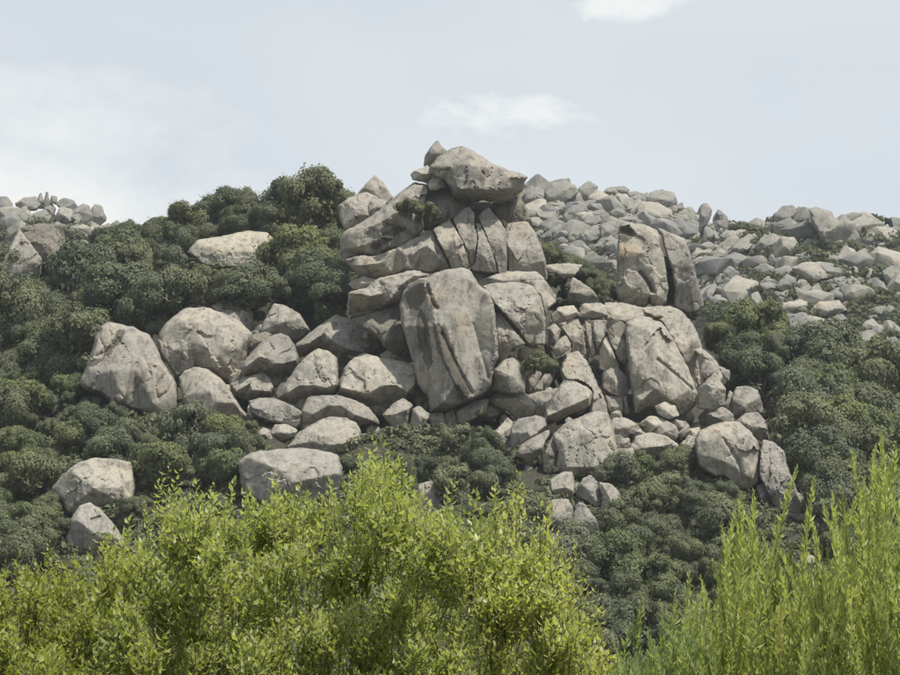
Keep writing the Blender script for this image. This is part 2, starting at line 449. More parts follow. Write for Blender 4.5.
        for k in range(9): pl.append((rng.uniform(-180, 180), rng.uniform(0.3, 1.3), rng.uniform(0.35, 0.85) if flat else rng.uniform(0.0, 0.55)))
        hh = [1 - s_ * (u * math.cos(math.radians(a_)) + v * math.sin(math.radians(a_)) - o_) for a_, s_, o_ in pl]
        hh.append(np.full(len(u), 1.05))
        K = 90.0
        H = -np.log(sum(np.exp(-K * x) for x in hh)) / K
        H = np.clip(H, 0.15, 1.05)
        if lean is None: lean = 0.22
    nz = np.array([mnoise.fractal(Vector((x * 3.2 / s, y * 3.2 / s, so)), 1.0, 2.0, 4) for x, y in P2])
    nz2 = np.array([abs(mnoise.noise(Vector((x * 6.0 / s, y * 3.5 / s, so + 9)))) for x, y in P2])
    H = H + 0.045 * nz * jag - 0.10 * np.clip(0.05 - nz2, 0, 1) / 0.05 * jag * (rng.random() * 0.9)
    # broken facets: each patch of the surface has its own slope and a small step
    ns = 9; sd = np.stack([rng.uniform(-1, 1, ns), rng.uniform(-1, 1, ns)], 1); so2 = rng.normal(0, 0.05, ns); sg = rng.normal(0, 0.24, (ns, 2))
    wx = u + 0.22 * nz; wy = v * (h / max(w, 1e-6)) ** 0.5 + 0.22 * nz[::-1].mean() + 0.3 * (nz2 - 0.3)
    dd_ = (wx[:, None] - sd[:, 0]) ** 2 + (wy[:, None] - sd[:, 1]) ** 2
    ix = dd_.argmin(1)
    fac = so2[ix] + sg[ix, 0] * (wx - sd[ix, 0]) + sg[ix, 1] * (wy - sd[ix, 1])
    H = H + facet * fac
    srt = np.sort(dd_, 1); edge = np.sqrt(srt[:, 1]) - np.sqrt(srt[:, 0])
    H = H - 0.05 * facet * np.exp(-(edge / 0.05) ** 2) * (rng.random(ns)[ix] < 0.6)
    # edge lists for a little smoothing
    E = np.array([(f[i], f[(i + 1) % len(f)]) for f in fo for i in range(len(f))])
    for it in range(1):
        sm = np.zeros(len(P2)); ct = np.zeros(len(P2))
        np.add.at(sm, E[:, 0], H[E[:, 1]]); np.add.at(ct, E[:, 0], 1)
        H = H * 0.92 + 0.08 * sm / np.maximum(ct, 1)
    if grooves:
        for gl in grooves:
            gd, gw = 0.28, 1.1
            if isinstance(gl, dict): gd = gl.get('d', gd); gw = gl.get('w', gw); gl = gl['l']
            dd = dist_poly(np.array(gl, float), P2, False)
            gd = gd * (0.5 if gw < 1.4 else 0.8)
            H = H - gd * np.exp(-(dd / max(gw, 0.85 * sp)) ** 2)
    hf = qf * H * T
    hb = np.sqrt(np.clip(1 - (1 - d / dmax) ** 2, 0, 1)) * T * (0.85 + 0.12 * nz)
    org = P(xc, yb, Y)
    ybv = yb
    front = [P(x, y, Y + lean * (ybv - y) * mpp - e) - org for (x, y), e in zip(P2, hf)]
    back = [P(x, y, Y + lean * (ybv - y) * mpp + e) - org for (x, y), e in zip(P2, hb)]
    n = len(P2)
    bi = np.where(isrim, np.arange(n), np.arange(n) + n)
    VV = np.array([tuple(x) for x in front] + [tuple(x) for x in back])
    FF = [tuple(f) for f in fo if len(f) == 3]
    FB = [(bi[f[2]], bi[f[1]], bi[f[0]]) for f in FF]
    used = np.zeros(len(VV), bool); AF = np.array(FF + FB); used[AF.ravel()] = True
    remap = np.cumsum(used) - 1
    me = mesh_np(name, VV[used], remap[AF], MATS[mat], True)
    me.set_sharp_from_angle(angle=math.radians(34))
    if tone_patches:                                   # patches of varnish, dark hollows and other tones, each with its own outline
        cen = np.array([P2[list(f)].mean(0) for f in FF])
        cen = cen + np.array([[mnoise.noise(Vector((x * 0.35, y * 0.12, so))), mnoise.noise(Vector((x * 0.35, y * 0.12, so + 7)))] for x, y in cen]) * 2.2
        mi = np.zeros(len(AF), dtype=np.int32)
        for k, (mk, pl_) in enumerate(tone_patches):
            me.materials.append(MATS[mk]); mi[:len(FF)][inside(np.array(pl_, float), cen)] = k + 1
        me.polygons.foreach_set('material_index', mi)
    o = link(name, me, None, org)
    LAND.append((xc, yc, math.sqrt(w * h), label, Y))
    tag(o, label, cat, group, 'thing')
    return o

def pts(s_, crop):
    ox, oy, k = crop
    v = [float(t) for t in s_.replace(',', ' ').split()]
    return [(ox + v[i] / k, oy + v[i + 1] / k) for i in range(0, len(v), 2)]
CA = (330, 130, 3.913); CB = (330, 260, 3.913); CC = (70, 290, 3.913); CD = (230, 290, 4.5)
CE = (520, 200, 4.5); CF = (530, 300, 4.5); CG = (460, 370, 3.913); CH = (640, 350, 3.97)
CI = (0, 340, 3.0); CL = (0, 150, 4.5); CK = (520, 160, 4.5); CM = (700, 190, 4.5); CT = (180, 150, 4.5); CP = (0, 0, 1.0)
SEED = [0]
def B(crop, name, label, outline, r=None, g=None, st=None, **kw):
    if st: kw['tone_patches'] = [(m_, pts(t_, crop)) for m_, t_ in st]
    SEED[0] += 1
    rp = None
    if r:
        rp = []
        for t in r.split():
            h = 1.0
            if ':' in t: t, h = t.split(':')
            (x, y), = pts(t, crop); rp.append((x, y, float(h)))
    gr = [dict(x, l=pts(x['l'], crop)) if isinstance(x, dict) else pts(x, crop) for x in g] if g else None
    return boulder(name, label, pts(outline, crop), ridge_pts=rp, grooves=gr, seed=SEED[0], **kw)

# ---- the central crag, from the summit down
B(CA, 'capstone_boulder', 'huge beaked capstone boulder overhanging the summit of the central crag',
  '392,142 398,170 420,185 450,200 470,225 482,265 510,275 545,303 562,285 600,272 640,283 680,280 712,264 748,240 756,215 772,186 768,180 735,168 690,155 640,135 590,106 545,75 515,65 475,75 425,108',
  r='470,140:0.9 520,130 600,150 700,185 750,190:0.8 500,230 600,235 690,230', Y=199.5, lean=0.05, under=-0.3, T=4.2, flat=True)
B(CA, 'boulder', 'dark weathered and shade-toned block tucked beneath the beak of the capstone boulder',
  '640,280 690,272 750,235 768,250 748,275 770,310 777,352 740,368 700,368 660,345 640,312', mat='d', Y=202)  # dark colour is partly weathering, partly painted shade of the overhang
B(CA, 'rock_fin', 'small pointed rock fin standing upright beside the capstone boulder', '368,138 375,100 395,70 420,42 432,62 452,80 452,95 425,120 392,145', Y=201.5, lean=0.05, cat='rock')
B(CA, 'rock', 'small rounded rock perched below the pointed summit fin', '318,175 330,160 362,152 380,140 395,160 397,180 375,205 350,198 325,192', mat='p', Y=199.5, cat='rock')
B(CA, 'rock', 'pale wedge of rock jammed under the capstone boulder', '385,215 400,195 425,185 448,200 450,222 420,232 395,238', mat='p', Y=198.5, cat='rock')
B(CA, 'boulder', 'shadowed dark boulder in the hollow under the capstone', '355,300 372,260 395,232 445,215 470,245 535,288 550,305 520,325 480,352 430,372 380,395 352,380', mat='d', Y=199.8, lean=0.3)  # the hollow's shade is put into the dark stone colour
B(CA, 'rock_slab', 'long dome-backed slab sloping up to the summit with a dark hollow',
  '45,420 60,395 110,370 170,335 230,285 280,240 330,205 375,215 390,240 372,290 365,340 370,380 330,425 260,465 180,495 110,492 60,507 42,470',
  r='110,400 180,370 250,330 310,290:0.9 260,375:0.62 200,430:0.62 320,385:1.0 230,450:0.9 110,455:0.9', Y=198.2, lean=0.35, res=48, cat='rock slab', T=3.2, st=[('v', '150,455 200,408 270,372 298,384 230,432 190,472')])
B(CA, 'boulder', 'sharp triangular peak of rock behind the long dome-backed slab', '100,262 140,215 178,178 205,205 245,262 230,285 200,290 150,280', Y=209, lean=0.3)
B(CA, 'boulder', 'smooth rounded boulder below the triangular peak beside the dark trees', '35,295 80,265 140,245 180,262 200,285 160,345 110,372 60,392 40,350', Y=206, lean=0.3)
B(CA, 'boulder', 'little round boulder wedged between triangular peak and dome-backed slab', '150,300 160,280 200,272 228,280 200,312 155,342', Y=203)
B(CA, 'rock_slab', 'long tilted slab forming a ledge under the dome-backed slab',
  '62,505 110,488 180,492 260,460 372,398 402,390 417,430 447,480 474,542 400,560 330,550 250,564 190,582 120,572 80,530',
  r='110,530 200,520 300,490 380,450 430,500 300,535:0.9', Y=197.0, lean=0.3, cat='rock slab', T=2.6)
B(CA, 'rock_slab', 'cracked end block of the long tilted ledge beside the rock columns', '403,390 468,352 488,378 520,440 547,532 530,550 476,546 450,480 420,430', Y=196.6, lean=0.25, cat='rock slab')
B(CA, 'rock_column', 'leaning rock column split from the ledge under the capstone', '482,350 520,315 545,302 566,330 564,375 578,420 567,522 549,528 537,470 512,420 492,375', Y=197.0, lean=0.15, cat='rock column')
B(CA, 'rock_column', 'narrow middle rock column with a broken foot under the capstone', '570,368 590,370 612,410 642,500 657,557 610,556 560,550 550,532 568,515 578,430', Y=196.6, lean=0.15, cat='rock column')
B(CA, 'rock_column', 'pointed rock column rising to the shadow below the capstone beak', '580,345 600,318 622,304 640,330 667,360 687,400 694,470 694,560 660,564 640,500 612,410 592,370', Y=197.2, lean=0.15, cat='rock column')
B(CA, 'boulder', 'tall rounded shoulder boulder on the flank of the crag under the capstone', '668,350 700,366 770,360 800,400 825,460 840,500 850,585 780,590 700,575 690,480 688,400', Y=198.4, lean=0.2, flat=True)
B(CA, 'rock', 'dark wedge of stone in the hole below the rock columns', '548,545 600,552 648,562 605,590 575,588', mat='d', Y=197.5, cat='rock')
B(CA, 'rock_slab', 'flat layered ledge below the rounded shoulder boulder', '580,592 650,563 740,538 800,545 840,588 760,590 700,600 640,612 590,612', mat='p', Y=196, lean=0.8, cat='rock slab')
B(CB, 'rock_slab', 'jutting slab with a scalloped overhanging lip beside the tall prism',
  '78,125 150,106 190,73 260,56 325,40 388,58 325,88 297,112 282,152 200,187 120,212 75,217 70,170',
  r='95,130 160,140 205,130:0.75 240,150 280,95 210,85:0.8 330,60:0.9', Y=193.5, lean=0.2, under=-0.35, cat='rock slab', T=2.8, jag=1.5)
B(CB, 'rock', 'thin flat rock between the scalloped slab and the long ledge', '72,92 130,65 178,78 155,108 95,115', mat='p', Y=196, cat='rock')
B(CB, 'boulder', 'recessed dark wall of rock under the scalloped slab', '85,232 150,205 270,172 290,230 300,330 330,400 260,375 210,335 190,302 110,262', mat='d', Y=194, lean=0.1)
B(CB, 'rock_prism', 'tall fluted prism of granite with a dark stained flank',
  '272,180 290,130 310,95 350,75 385,66 440,43 520,33 545,43 592,110 627,130 643,200 655,300 658,380 642,420 632,490 600,527 520,562 450,592 390,592 380,530 345,490 330,420 310,330 285,260',
  r='350,90:0.75 385,85:1.0 395,170:1.0 415,260:1.05 445,380:1.08 490,480:1.1 540,545:1.0 340,200:0.62 365,330:0.62 400,480:0.72 560,200:0.85 600,350:0.85 600,460:0.9 440,560:0.95 520,60:0.8',
  g=[{'l': '375,85 400,170 420,190', 'd': 0.22, 'w': 1.3}, {'l': '440,290 480,380 520,460 555,520', 'd': 0.16, 'w': 0.9}, {'l': '355,130 375,300 400,420', 'd': 0.12, 'w': 0.9}, {'l': '560,250 590,360 620,460', 'd': 0.10, 'w': 1.3}],
  st=[('v', '280,150 300,110 350,78 376,82 374,150 345,195 300,190'), ('v', '383,85 400,110 428,190 392,196'), ('v', '398,250 450,255 485,345 515,430 552,525 520,552 480,480 440,400 410,330'), ('v', '348,190 372,200 388,300 405,400 380,430 350,340 338,250'), ('p', '385,200 440,215 450,250 400,248')],
  Y=188.5, lean=0.16, res=60, under=0.45, cat='rock prism', T=4.4, rim=0.03, tilt_u=0.32, facet=0.08, cracks=False)
B(CB, 'boulder', 'broad upright panel of rock with diagonal crack beside the tall prism', '598,103 650,93 730,88 790,103 825,150 840,215 840,332 775,332 730,270 680,210 640,170 620,130', Y=191, lean=0.2, flat=True)
B(CB, 'rock_slab', 'narrow triangular slab below the diagonal crack beside the prism', '640,183 680,220 725,280 764,328 705,348 692,388 655,412 655,300', Y=190, lean=0.15, cat='rock slab')
B(CB, 'boulder', 'rounded corner of rock at the outer edge of the upright panel', '765,82 840,78 882,140 880,165 852,192 844,252 836,200 825,145 790,108', Y=192.5)
B(CB, 'boulder', 'stubby rounded block at the foot of the tall prism', '635,505 645,430 680,395 715,383 750,415 764,450 762,525 690,520', Y=187.5, lean=0.1)
B(CB, 'rock_shard', 'thin leaning shard of rock in front of the small crag bush', '800,515 830,460 850,425 880,418 877,460 850,505 815,520', mat='p', cat='rock')
B(CB, 'rock', 'small dark stone beside the leaning shard', '768,455 800,435 822,440 812,482 785,515 765,525', mat='d', cat='rock')
B(CB, 'rock', 'small upright stone against the lower corner of the tall prism', '325,545 335,500 365,490 387,530 394,562 375,590 350,580', cat='rock')
B(CB, 'rock', 'flat-topped stone just below the foot of the tall prism', '495,590 560,555 622,543 605,602 520,645 498,625', cat='rock')
B(CB, 'rock', 'small narrow stone below the prism beside the flat-topped stone', '450,605 480,586 500,627 490,655 458,655', cat='rock')
B(CB, 'rock', 'squat little stone under the tip of the tall prism', '382,605 440,596 454,642 400,650', cat='rock')
B(CB, 'boulder', 'broad craggy block below the stubby block at the prism foot', '620,548 660,518 740,508 772,530 808,572 797,604 730,624 703,592 640,572', r='650,548 720,540 770,565:0.95', mat='p')

B(CA, 'boulder', 'shade-dark backing wall in the gap behind the columns under the capstone', '400,240 480,250 560,270 650,270 740,270 760,330 720,420 600,430 450,420 400,330', mat='d', Y=206, lean=0.0)  # added backing; its dark colour paints the gap's shade

B(CA, 'boulder', 'shade-dark backing stone in the slot between the summit fin and capstone', '375,160 420,120 470,170 520,270 480,300 420,290 380,230', mat='d', Y=204, lean=0.0)  # added behind the slot, coloured dark as its shade

# ---- the boulder pile beside the crag
B(CD, 'boulder', 'roof-shaped boulder with a peaked top and dark hollow beneath', '293,250 400,165 475,113 545,135 610,185 655,225 682,270 665,297 590,302 540,327 500,392 482,332 440,275 395,270 330,302 298,277',
  r='350,240 425,192 460,225 520,262 590,278:0.95 540,200:0.85', under=-0.35)
B(CD, 'boulder', 'upright egg-shaped boulder with a dark undercut base in the pile', '208,487 250,420 300,350 350,295 395,266 440,276 480,310 484,370 487,430 472,472 400,484 355,504 325,542 300,522 260,502',
  r='262,458 310,430 370,428 430,440 478,424 400,340:0.85', under=-0.35, lean=0.15)
B(CD, 'boulder', 'humped boulder with a notched shadowed underside in the pile', '48,347 75,310 120,260 170,215 225,196 265,213 287,250 307,305 302,342 260,384 200,442 180,392 140,377 60,387',
  r='70,345 130,298 170,308 192,333 240,330 298,315', under=-0.35, lean=0.15)
B(CD, 'boulder', 'grey boulder against the trees above the humped boulder', '148,155 180,95 200,63 250,73 310,108 337,150 357,182 320,218 275,224 230,200 180,205 140,190')
B(CD, 'rock', 'small ledge of rock wedged behind the humped boulder', '83,255 100,205 160,190 188,202 135,244 100,275', mat='d', cat='rock')
B(CD, 'boulder', 'flat-topped low boulder below the humped boulder', '3,422 60,400 150,368 182,400 197,432 192,484 130,480 60,480 8,475', r='30,455 100,450 180,455 90,420:0.8', under=-0.35)
B(CD, 'boulder', 'angular low boulder beneath the egg-shaped boulder', '88,500 130,488 200,488 280,523 322,550 317,602 290,628 250,604 190,594 130,574 93,552')
B(CD, 'boulder', 'broad rounded boulder between egg-shaped and pale-topped boulders', '320,605 323,540 355,483 420,476 490,478 560,498 620,528 662,580 670,604 610,604 570,614 500,590 420,585 370,615 330,624', r='370,560 440,520 500,520 560,560 630,585:0.9')
B(CD, 'boulder', 'smooth domed boulder in the lower pile below the broad rounded one', '250,710 330,630 400,590 450,573 520,578 568,600 588,642 580,700 560,745 300,745')
B(CD, 'boulder', 'pale flat-topped boulder with a ragged dark overhang beside the tall prism', '488,462 495,410 518,350 558,308 620,293 690,310 790,326 840,350 845,410 827,477 780,504 720,534 670,564 620,534 560,504 500,482',
  r='500,440 560,452 620,467 680,432 740,424 800,458 650,350:0.75 740,370:0.75', mat='p', under=-0.4, lean=0.12, T=3.0)
B(CD, 'rock', 'small smooth stone behind the pale flat-topped boulder', '678,292 720,266 770,278 812,310 795,332 730,328 688,312', cat='rock')
B(CD, 'rock', 'two-faced stone with a dark side below the pale flat-topped boulder', '688,562 740,510 780,490 822,520 802,560 792,645 750,645 720,602', r='740,560 790,540', cat='rock')
B(CD, 'rock', 'angular stone beside the prism foot next to the two-faced stone', '813,645 820,540 850,523 897,560 882,602 852,625', cat='rock')
B(CD, 'rock', 'small knobbly stone at the lower edge of the boulder pile', '126,642 150,620 177,634 187,668 150,675', mat='p', cat='rock')
B(CD, 'rock', 'flattish stone at the lower edge of the pile beside oak scrub', '183,642 205,608 255,606 302,632 287,663 230,680 193,672', mat='p', cat='rock')
B(CC, 'boulder', 'massive pyramid-like boulder with a dark diagonal stripe above the scrub',
  '40,362 60,310 85,250 100,190 120,145 155,128 200,136 250,148 310,178 335,218 350,263 370,298 405,348 422,400 420,455 395,510 350,510 250,470 170,450 120,405 60,388',
  r='120,320:0.9 175,318 260,312 330,290:0.95 365,290:0.8 150,200:0.75 210,180:0.8 270,200:0.75 200,430:0.85 330,450:0.85',
  g=[{'l': '70,290 110,270 170,215 215,155', 'd': 0.22, 'w': 3.0}], res=48, lean=0.3, under=0.5, T=4.4, st=[('v', '58,305 80,282 120,268 168,212 185,155 222,152 200,200 150,258 95,298')], flat=True)
B(CC, 'boulder', 'great rounded boulder with flaking shell beside the pyramid-like boulder', '346,190 350,168 400,110 455,70 540,73 600,93 660,123 712,170 697,220 682,280 670,332 612,362 560,322 500,308 488,300 440,320 400,290 360,230',
  r='430,120:0.7 520,130:0.8 600,160:0.85 540,220 580,260 600,230 650,230:0.8 560,300:0.9', under=0.3)
B(CC, 'boulder', 'rounded flake lobe split from the front of the great rounded boulder', '343,200 368,160 410,140 460,133 492,160 499,230 487,304 440,330 415,340 383,290 353,240', dY=-3.0)
B(CC, 'boulder', 'knobbly rock behind the shoulder of the great rounded boulder', '552,68 590,40 640,48 680,78 714,83 718,142 702,170 655,128 600,95')
B(CC, 'boulder', 'smooth leaning boulder below the flaking rounded boulder', '428,347 450,318 490,303 540,313 592,350 632,410 667,460 697,495 640,520 560,500 500,490 450,470 438,400', lean=0.3)
B(CC, 'boulder', 'half hidden grey boulder among trees above the pyramid-like boulder', '163,62 200,43 235,68 272,85 262,140 200,140 170,97')
B(CT, 'boulder', 'long flat pale boulder lying among the dark oaks', '35,460 80,405 180,392 260,375 310,365 390,370 412,395 447,425 458,475 400,520 250,530 110,520 70,485', mat='p', lean=0.6)
B(CL, 'rock_slab', 'triangular pale slab leaning on a dark wall at the wood edge', '-20,540 0,515 30,470 60,410 85,348 110,390 150,440 187,490 182,560 110,575 0,580', Y=226, lean=0.5, cat='rock slab', g=[{'l': '60,480 85,440 95,430', 'd': 0.3, 'w': 3}])
B(CL, 'boulder', 'dark brown rock wall behind the triangular pale slab', '92,350 185,333 280,340 292,420 280,500 200,520 150,450 110,400', mat='d', Y=229, lean=0.1)
B(CI, 'boulder', 'smooth grey dome of rock half sunk in scrub', '158,442 190,405 230,373 280,356 340,358 392,368 404,440 390,520 300,540 230,535 200,515 190,482')
B(CI, 'boulder', 'small creased pale boulder in front of the smooth grey dome', '198,595 213,540 240,498 270,490 300,508 347,560 374,612 366,670 220,660', mat='p', g=['272,540 300,530'])
B(CP, 'boulder', 'pale rounded boulder showing just above the leafy shrub', '238,462 253,452 300,448 336,454 342,470 335,500 270,510 243,490', mat='p')
B(CP, 'boulder', 'small boulder peeping between the shrub tips and oak scrub', '418,485 432,481 444,492 446,518 430,524 418,510')
B(CP, 'rock', 'small grey rock beside the low oak scrub above the shrub tips', '403,478 412,468 422,476 424,492 410,498', cat='rock')

# ---- the second crag with the split boulder
B(CE, 'boulder', 'front half of the split standing boulder with dark hollow top',
  '440,215 442,150 452,115 490,106 560,113 610,138 630,165 627,210 647,260 657,330 667,400 657,462 622,494 583,462 560,480 510,486 470,474 445,443 433,400 443,330 436,260',
  r='470,150:0.6 520,150:0.75 590,160:0.8 480,230:0.95 560,240:1.0 600,330 500,400 560,420:0.95 620,430:1.0 600,200:0.9',
  g=[{'l': '545,325 580,370 600,410', 'd': 0.3, 'w': 2.0}, {'l': '455,140 500,150', 'd': 0.4, 'w': 3.2}, {'l': '583,440 580,480', 'd': 0.4, 'w': 1.4}],
  Y=203, lean=0.02, mat='g', under=0.4, res=52, T=2.8, rim=0.08, st=[('v', '448,118 500,108 520,150 490,188 450,190'), ('o', '440,200 560,205 530,252 440,255'), ('v', '545,325 580,365 605,412 590,418 560,375')], flat=True)
B(CE, 'boulder', 'rear half of the split standing boulder beyond the dark crack', '612,122 650,138 700,163 745,198 767,250 787,330 807,400 828,470 803,500 760,508 720,494 690,475 696,400 686,320 664,260 648,210 640,165', Y=204.6, lean=0.05, T=2.8, flat=True)
B(CE, 'boulder', 'shade-dark backing rock in the crack of the split standing boulder', '605,150 660,170 715,300 730,460 640,474 620,300', mat='v', Y=209, lean=0.0)  # backing added so the crack reads dark; shade is in its colour
B(CE, 'boulder', 'triangular boulder on the ledge beside the split standing boulder', '216,445 222,390 235,348 270,368 322,405 352,440 368,472 300,470 240,465', Y=204)
B(CE, 'rock', 'flat capped stone above the triangular boulder beside a dark bush', '118,295 160,288 230,288 278,293 267,315 232,347 195,354 165,329 130,329', mat='p', Y=205.5, cat='rock')
B(CF, 'boulder', 'great domed slab with vertical streaks under the split boulder',
  '433,100 470,80 530,78 590,103 642,170 692,270 742,380 757,420 747,472 680,524 600,496 540,490 500,510 470,510 463,430 448,330 438,220 428,150',
  r='500,130:0.8 560,160:0.85 580,252 650,310 735,392:0.85 480,300:0.9 560,400:0.98 640,450:1.0 500,450:0.95',
  g=[{'l': '575,268 650,330 735,405', 'd': 0.10, 'w': 1.6}], lean=0.3, under=0.4, T=4.2, flat=True)
B(CF, 'boulder', 'smooth sloping boulder behind the great domed slab under split boulder', '500,48 560,38 630,30 682,53 732,110 762,180 775,225 752,262 768,382 742,396 700,300 650,190 600,110 540,72', Y=197, lean=0.25, flat=True)
B(CF, 'rock_slab', 'flat ledge at the top of the second crag beneath the split boulder', '338,12 420,15 500,35 600,25 560,60 530,75 470,82 430,98 410,92 380,122 350,134 338,80', mat='p', Y=199, lean=0.6, cat='rock slab')
B(CF, 'boulder', 'dark shaded rock in the recess beside the domed slab', '343,150 375,110 410,88 432,112 430,172 425,290 440,420 400,430 390,270 360,195', mat='d', Y=197.5, lean=0.1)  # recess shade painted as darker granite
B(CF, 'rock', 'squared block topping the fractured columns of the second crag', '96,70 130,35 195,26 220,65 182,88 130,104 103,98', mat='p', Y=196.5, cat='rock')
B(CF, 'rock', 'small block stacked beneath the squared topping block', '76,130 110,108 144,145 132,182 105,208 73,198', Y=195.5, cat='rock')
B(CF, 'rock', 'loaf-shaped stone stacked at the edge of the fractured columns', '103,217 130,180 160,161 187,185 177,217 140,249 116,249', mat='p', Y=194.2, cat='rock')
B(CF, 'rock_column', 'broad fractured column beneath the squared topping block', '143,125 215,88 237,140 252,245 210,240 185,230 190,185 162,155', Y=195.4, lean=0.15, cat='rock column')
B(CF, 'rock', 'flat block along the top ledge of the fractured columns', '222,72 238,18 310,15 346,30 348,72 290,80', mat='p', Y=198, lean=0.6, cat='rock')
B(CF, 'rock_column', 'slim dark-edged column in the cleft of the second crag', '247,93 277,118 288,190 298,240 275,260 254,160', Y=196.4, lean=0.1, cat='rock column')
B(CF, 'rock_column', 'tapering column wedged beside the cleft of the second crag', '283,93 347,93 333,160 302,230 290,160', Y=196.2, lean=0.1, cat='rock column')
B(CF, 'rock_shard', 'tall pointed shard standing in the cleft by the domed slab', '313,305 316,230 335,168 362,213 382,260 403,302 360,320 330,315', mat='p', Y=195, lean=0.1, cat='rock')
B(CF, 'rock', 'small rounded stone lodged in the recess beside the domed slab', '363,196 385,166 427,183 442,220 440,268 420,289 395,268 388,232', Y=195.4, cat='rock')
B(CF, 'rock', 'squarish stone stacked under the tall pointed shard', '328,394 328,330 360,306 400,308 432,350 440,412 420,440 370,425', Y=194, cat='rock')
B(CF, 'rock', 'bottom stone of the small stack in the cleft', '338,432 400,436 417,442 420,504 402,530 363,525', Y=193, cat='rock')
B(CF, 'rock', 'sliver of stone beside the bottom stone of the cleft stack', '420,440 436,433 448,502 424,512', Y=193, cat='rock')
B(CF, 'rock_slab', 'long sloping slab running down beside the dark cleft', '138,305 168,243 217,233 262,285 292,360 327,430 348,500 362,580 380,670 340,600 300,512 268,502 276,410 225,368 148,368', lean=0.35, cat='rock slab', Y=190.5)
B(CF, 'boulder', 'boulder with a shadowed undercut perched on the big squared boulder', '66,548 73,490 108,430 150,366 200,368 250,393 278,415 268,473 240,490 180,510 110,550 80,565', r='80,520 130,500 200,470 262,440 170,420:0.85', under=-0.4, Y=185)
B(CF, 'boulder', 'kite-shaped boulder leaning at the foot of the domed slab', '753,485 763,400 800,358 850,310 868,350 858,375 878,400 873,474 820,496', Y=191)
B(CF, 'rock_shard', 'bright sloping shard at the edge of the second crag beside the wood', '738,225 770,218 812,250 848,290 825,295 775,254', mat='p', Y=194.5, cat='rock')
B(CF, 'rock', 'jumbled angular rock below the bright sloping shard', '773,302 790,268 830,288 898,320 893,364 860,342 850,314 800,354 768,342', Y=193, cat='rock')
B(CF, 'rock', 'pale flat stone below the domed slab beside the grass tuft', '493,557 540,523 595,533 612,550 572,572 545,600 513,594', mat='p', cat='rock')
B(CF, 'rock', 'rounded stone beside the pale flat stone below the domed slab', '548,600 575,565 615,546 652,565 670,602 652,632 600,610', cat='rock')
B(CF, 'rock', 'low oval stone at the bottom of the dark cleft', '358,562 375,533 430,533 482,560 503,590 492,610 440,604 400,614 368,604', cat='rock')
B(CF, 'rock', 'small angular stone leaning on the foot of the domed slab', '563,480 610,458 652,478 670,522 620,536 580,515', mat='p', Y=190, cat='rock')
B(CF, 'boulder', 'greenish half buried boulder above the lower oak scrub', '450,660 480,613 540,598 610,613 665,650 690,690 600,720 460,710')
B(CG, 'boulder', 'big squared boulder with a pale face in the lower middle', '363,258 410,213 480,183 525,163 577,168 597,230 617,330 621,428 560,422 500,412 450,422 400,412 373,390 383,330',
  r='400,280:0.9 520,240 580,260:0.8 530,380:0.95 420,380:0.9', lean=0.25, under=0.5, flat=True)
B(CG, 'boulder', 'narrow shaded block against the big squared boulder', '323,342 345,288 367,255 388,330 377,384 355,405 328,400', mat='d')  # darker granite paints the shade of this facet
B(CG, 'boulder', 'leaning wedge boulder below the blocky stone', '216,335 240,293 290,263 347,236 350,255 327,300 320,362 300,388 270,362')
B(CG, 'boulder', 'blocky stone with rounded corners beside the pointed stone', '198,292 203,220 230,193 300,180 332,190 337,220 302,252 250,284 213,322')
B(CG, 'rock', 'pointed stone at the corner of the oak scrub below the prism', '110,264 150,230 185,188 205,205 202,270 187,320 160,305', mat='p', cat='rock')
B(CG, 'rock', 'jagged block behind the undercut perched boulder', '258,102 300,90 392,68 347,130 332,184 290,180 295,140', cat='rock')
B(CG, 'boulder', 'rounded half of a cracked boulder low above the scrub', '453,472 480,428 510,413 542,440 557,500 547,550 500,516 463,498')
B(CG, 'boulder', 'darker half of the cracked boulder low above the scrub', '543,440 590,448 622,480 636,530 625,582 585,584 550,554 560,500')
B(CG, 'boulder', 'upright block below the narrow shaded block', '353,432 400,403 437,400 447,440 448,494 430,522 385,510 358,472')
B(CG, 'rock', 'small stone beside the upright block at the shrub tips', '323,494 350,468 377,473 378,514 328,520', cat='rock')
B(CG, 'boulder', 'flat-faced grey boulder just behind the shrub tips', '316,534 360,510 420,506 440,540 443,602 433,630 350,612 308,574')
B(CG, 'boulder', 'slanting slab boulder beside the flat-faced grey boulder', '446,565 465,518 490,528 527,580 556,634 542,652 500,648 438,615')
B(CG, 'rock', 'little rounded stone under the cracked boulder', '566,612 590,596 627,598 633,645 568,650', cat='rock')
B(CG, 'rock', 'small flat stone beside the big squared boulder', '610,268 660,268 668,302 618,310', mat='p', cat='rock')
B(CG, 'rock', 'lower flat stone in the stack beside the big squared boulder', '610,310 678,306 684,362 622,366', cat='rock')
B(CH, 'boulder', 'cube-like boulder at the edge of the wooded slope', '365,195 383,148 430,146 467,163 482,210 489,250 400,262 368,272')
B(CH, 'rock', 'narrow pale splinter beside the cube-like boulder', '336,215 355,163 370,178 367,230 345,236', mat='p', cat='rock')
B(CH, 'boulder', 'low round boulder below the kite-shaped boulder', '233,264 270,233 330,228 367,255 370,290 300,305 248,305')
B(CH, 'boulder', 'rounded boulder tucked behind the broad ribbed boulder', '383,282 420,253 467,250 497,285 511,350 490,366 470,354 430,322 400,302')
B(CH, 'boulder', 'broad ribbed boulder beside the long leaning slab', '218,362 233,328 290,298 340,286 390,288 442,330 467,370 474,430 472,530 430,560 390,550 330,500 300,505 238,465 223,410',
  r='260,360:0.85 340,330:0.9 400,400 430,350:0.85 350,450:0.95 430,500:0.9 290,430:0.95', g=[{'l': '330,350 390,440 410,520', 'd': 0.12, 'w': 1.5}], under=0.5, flat=True)
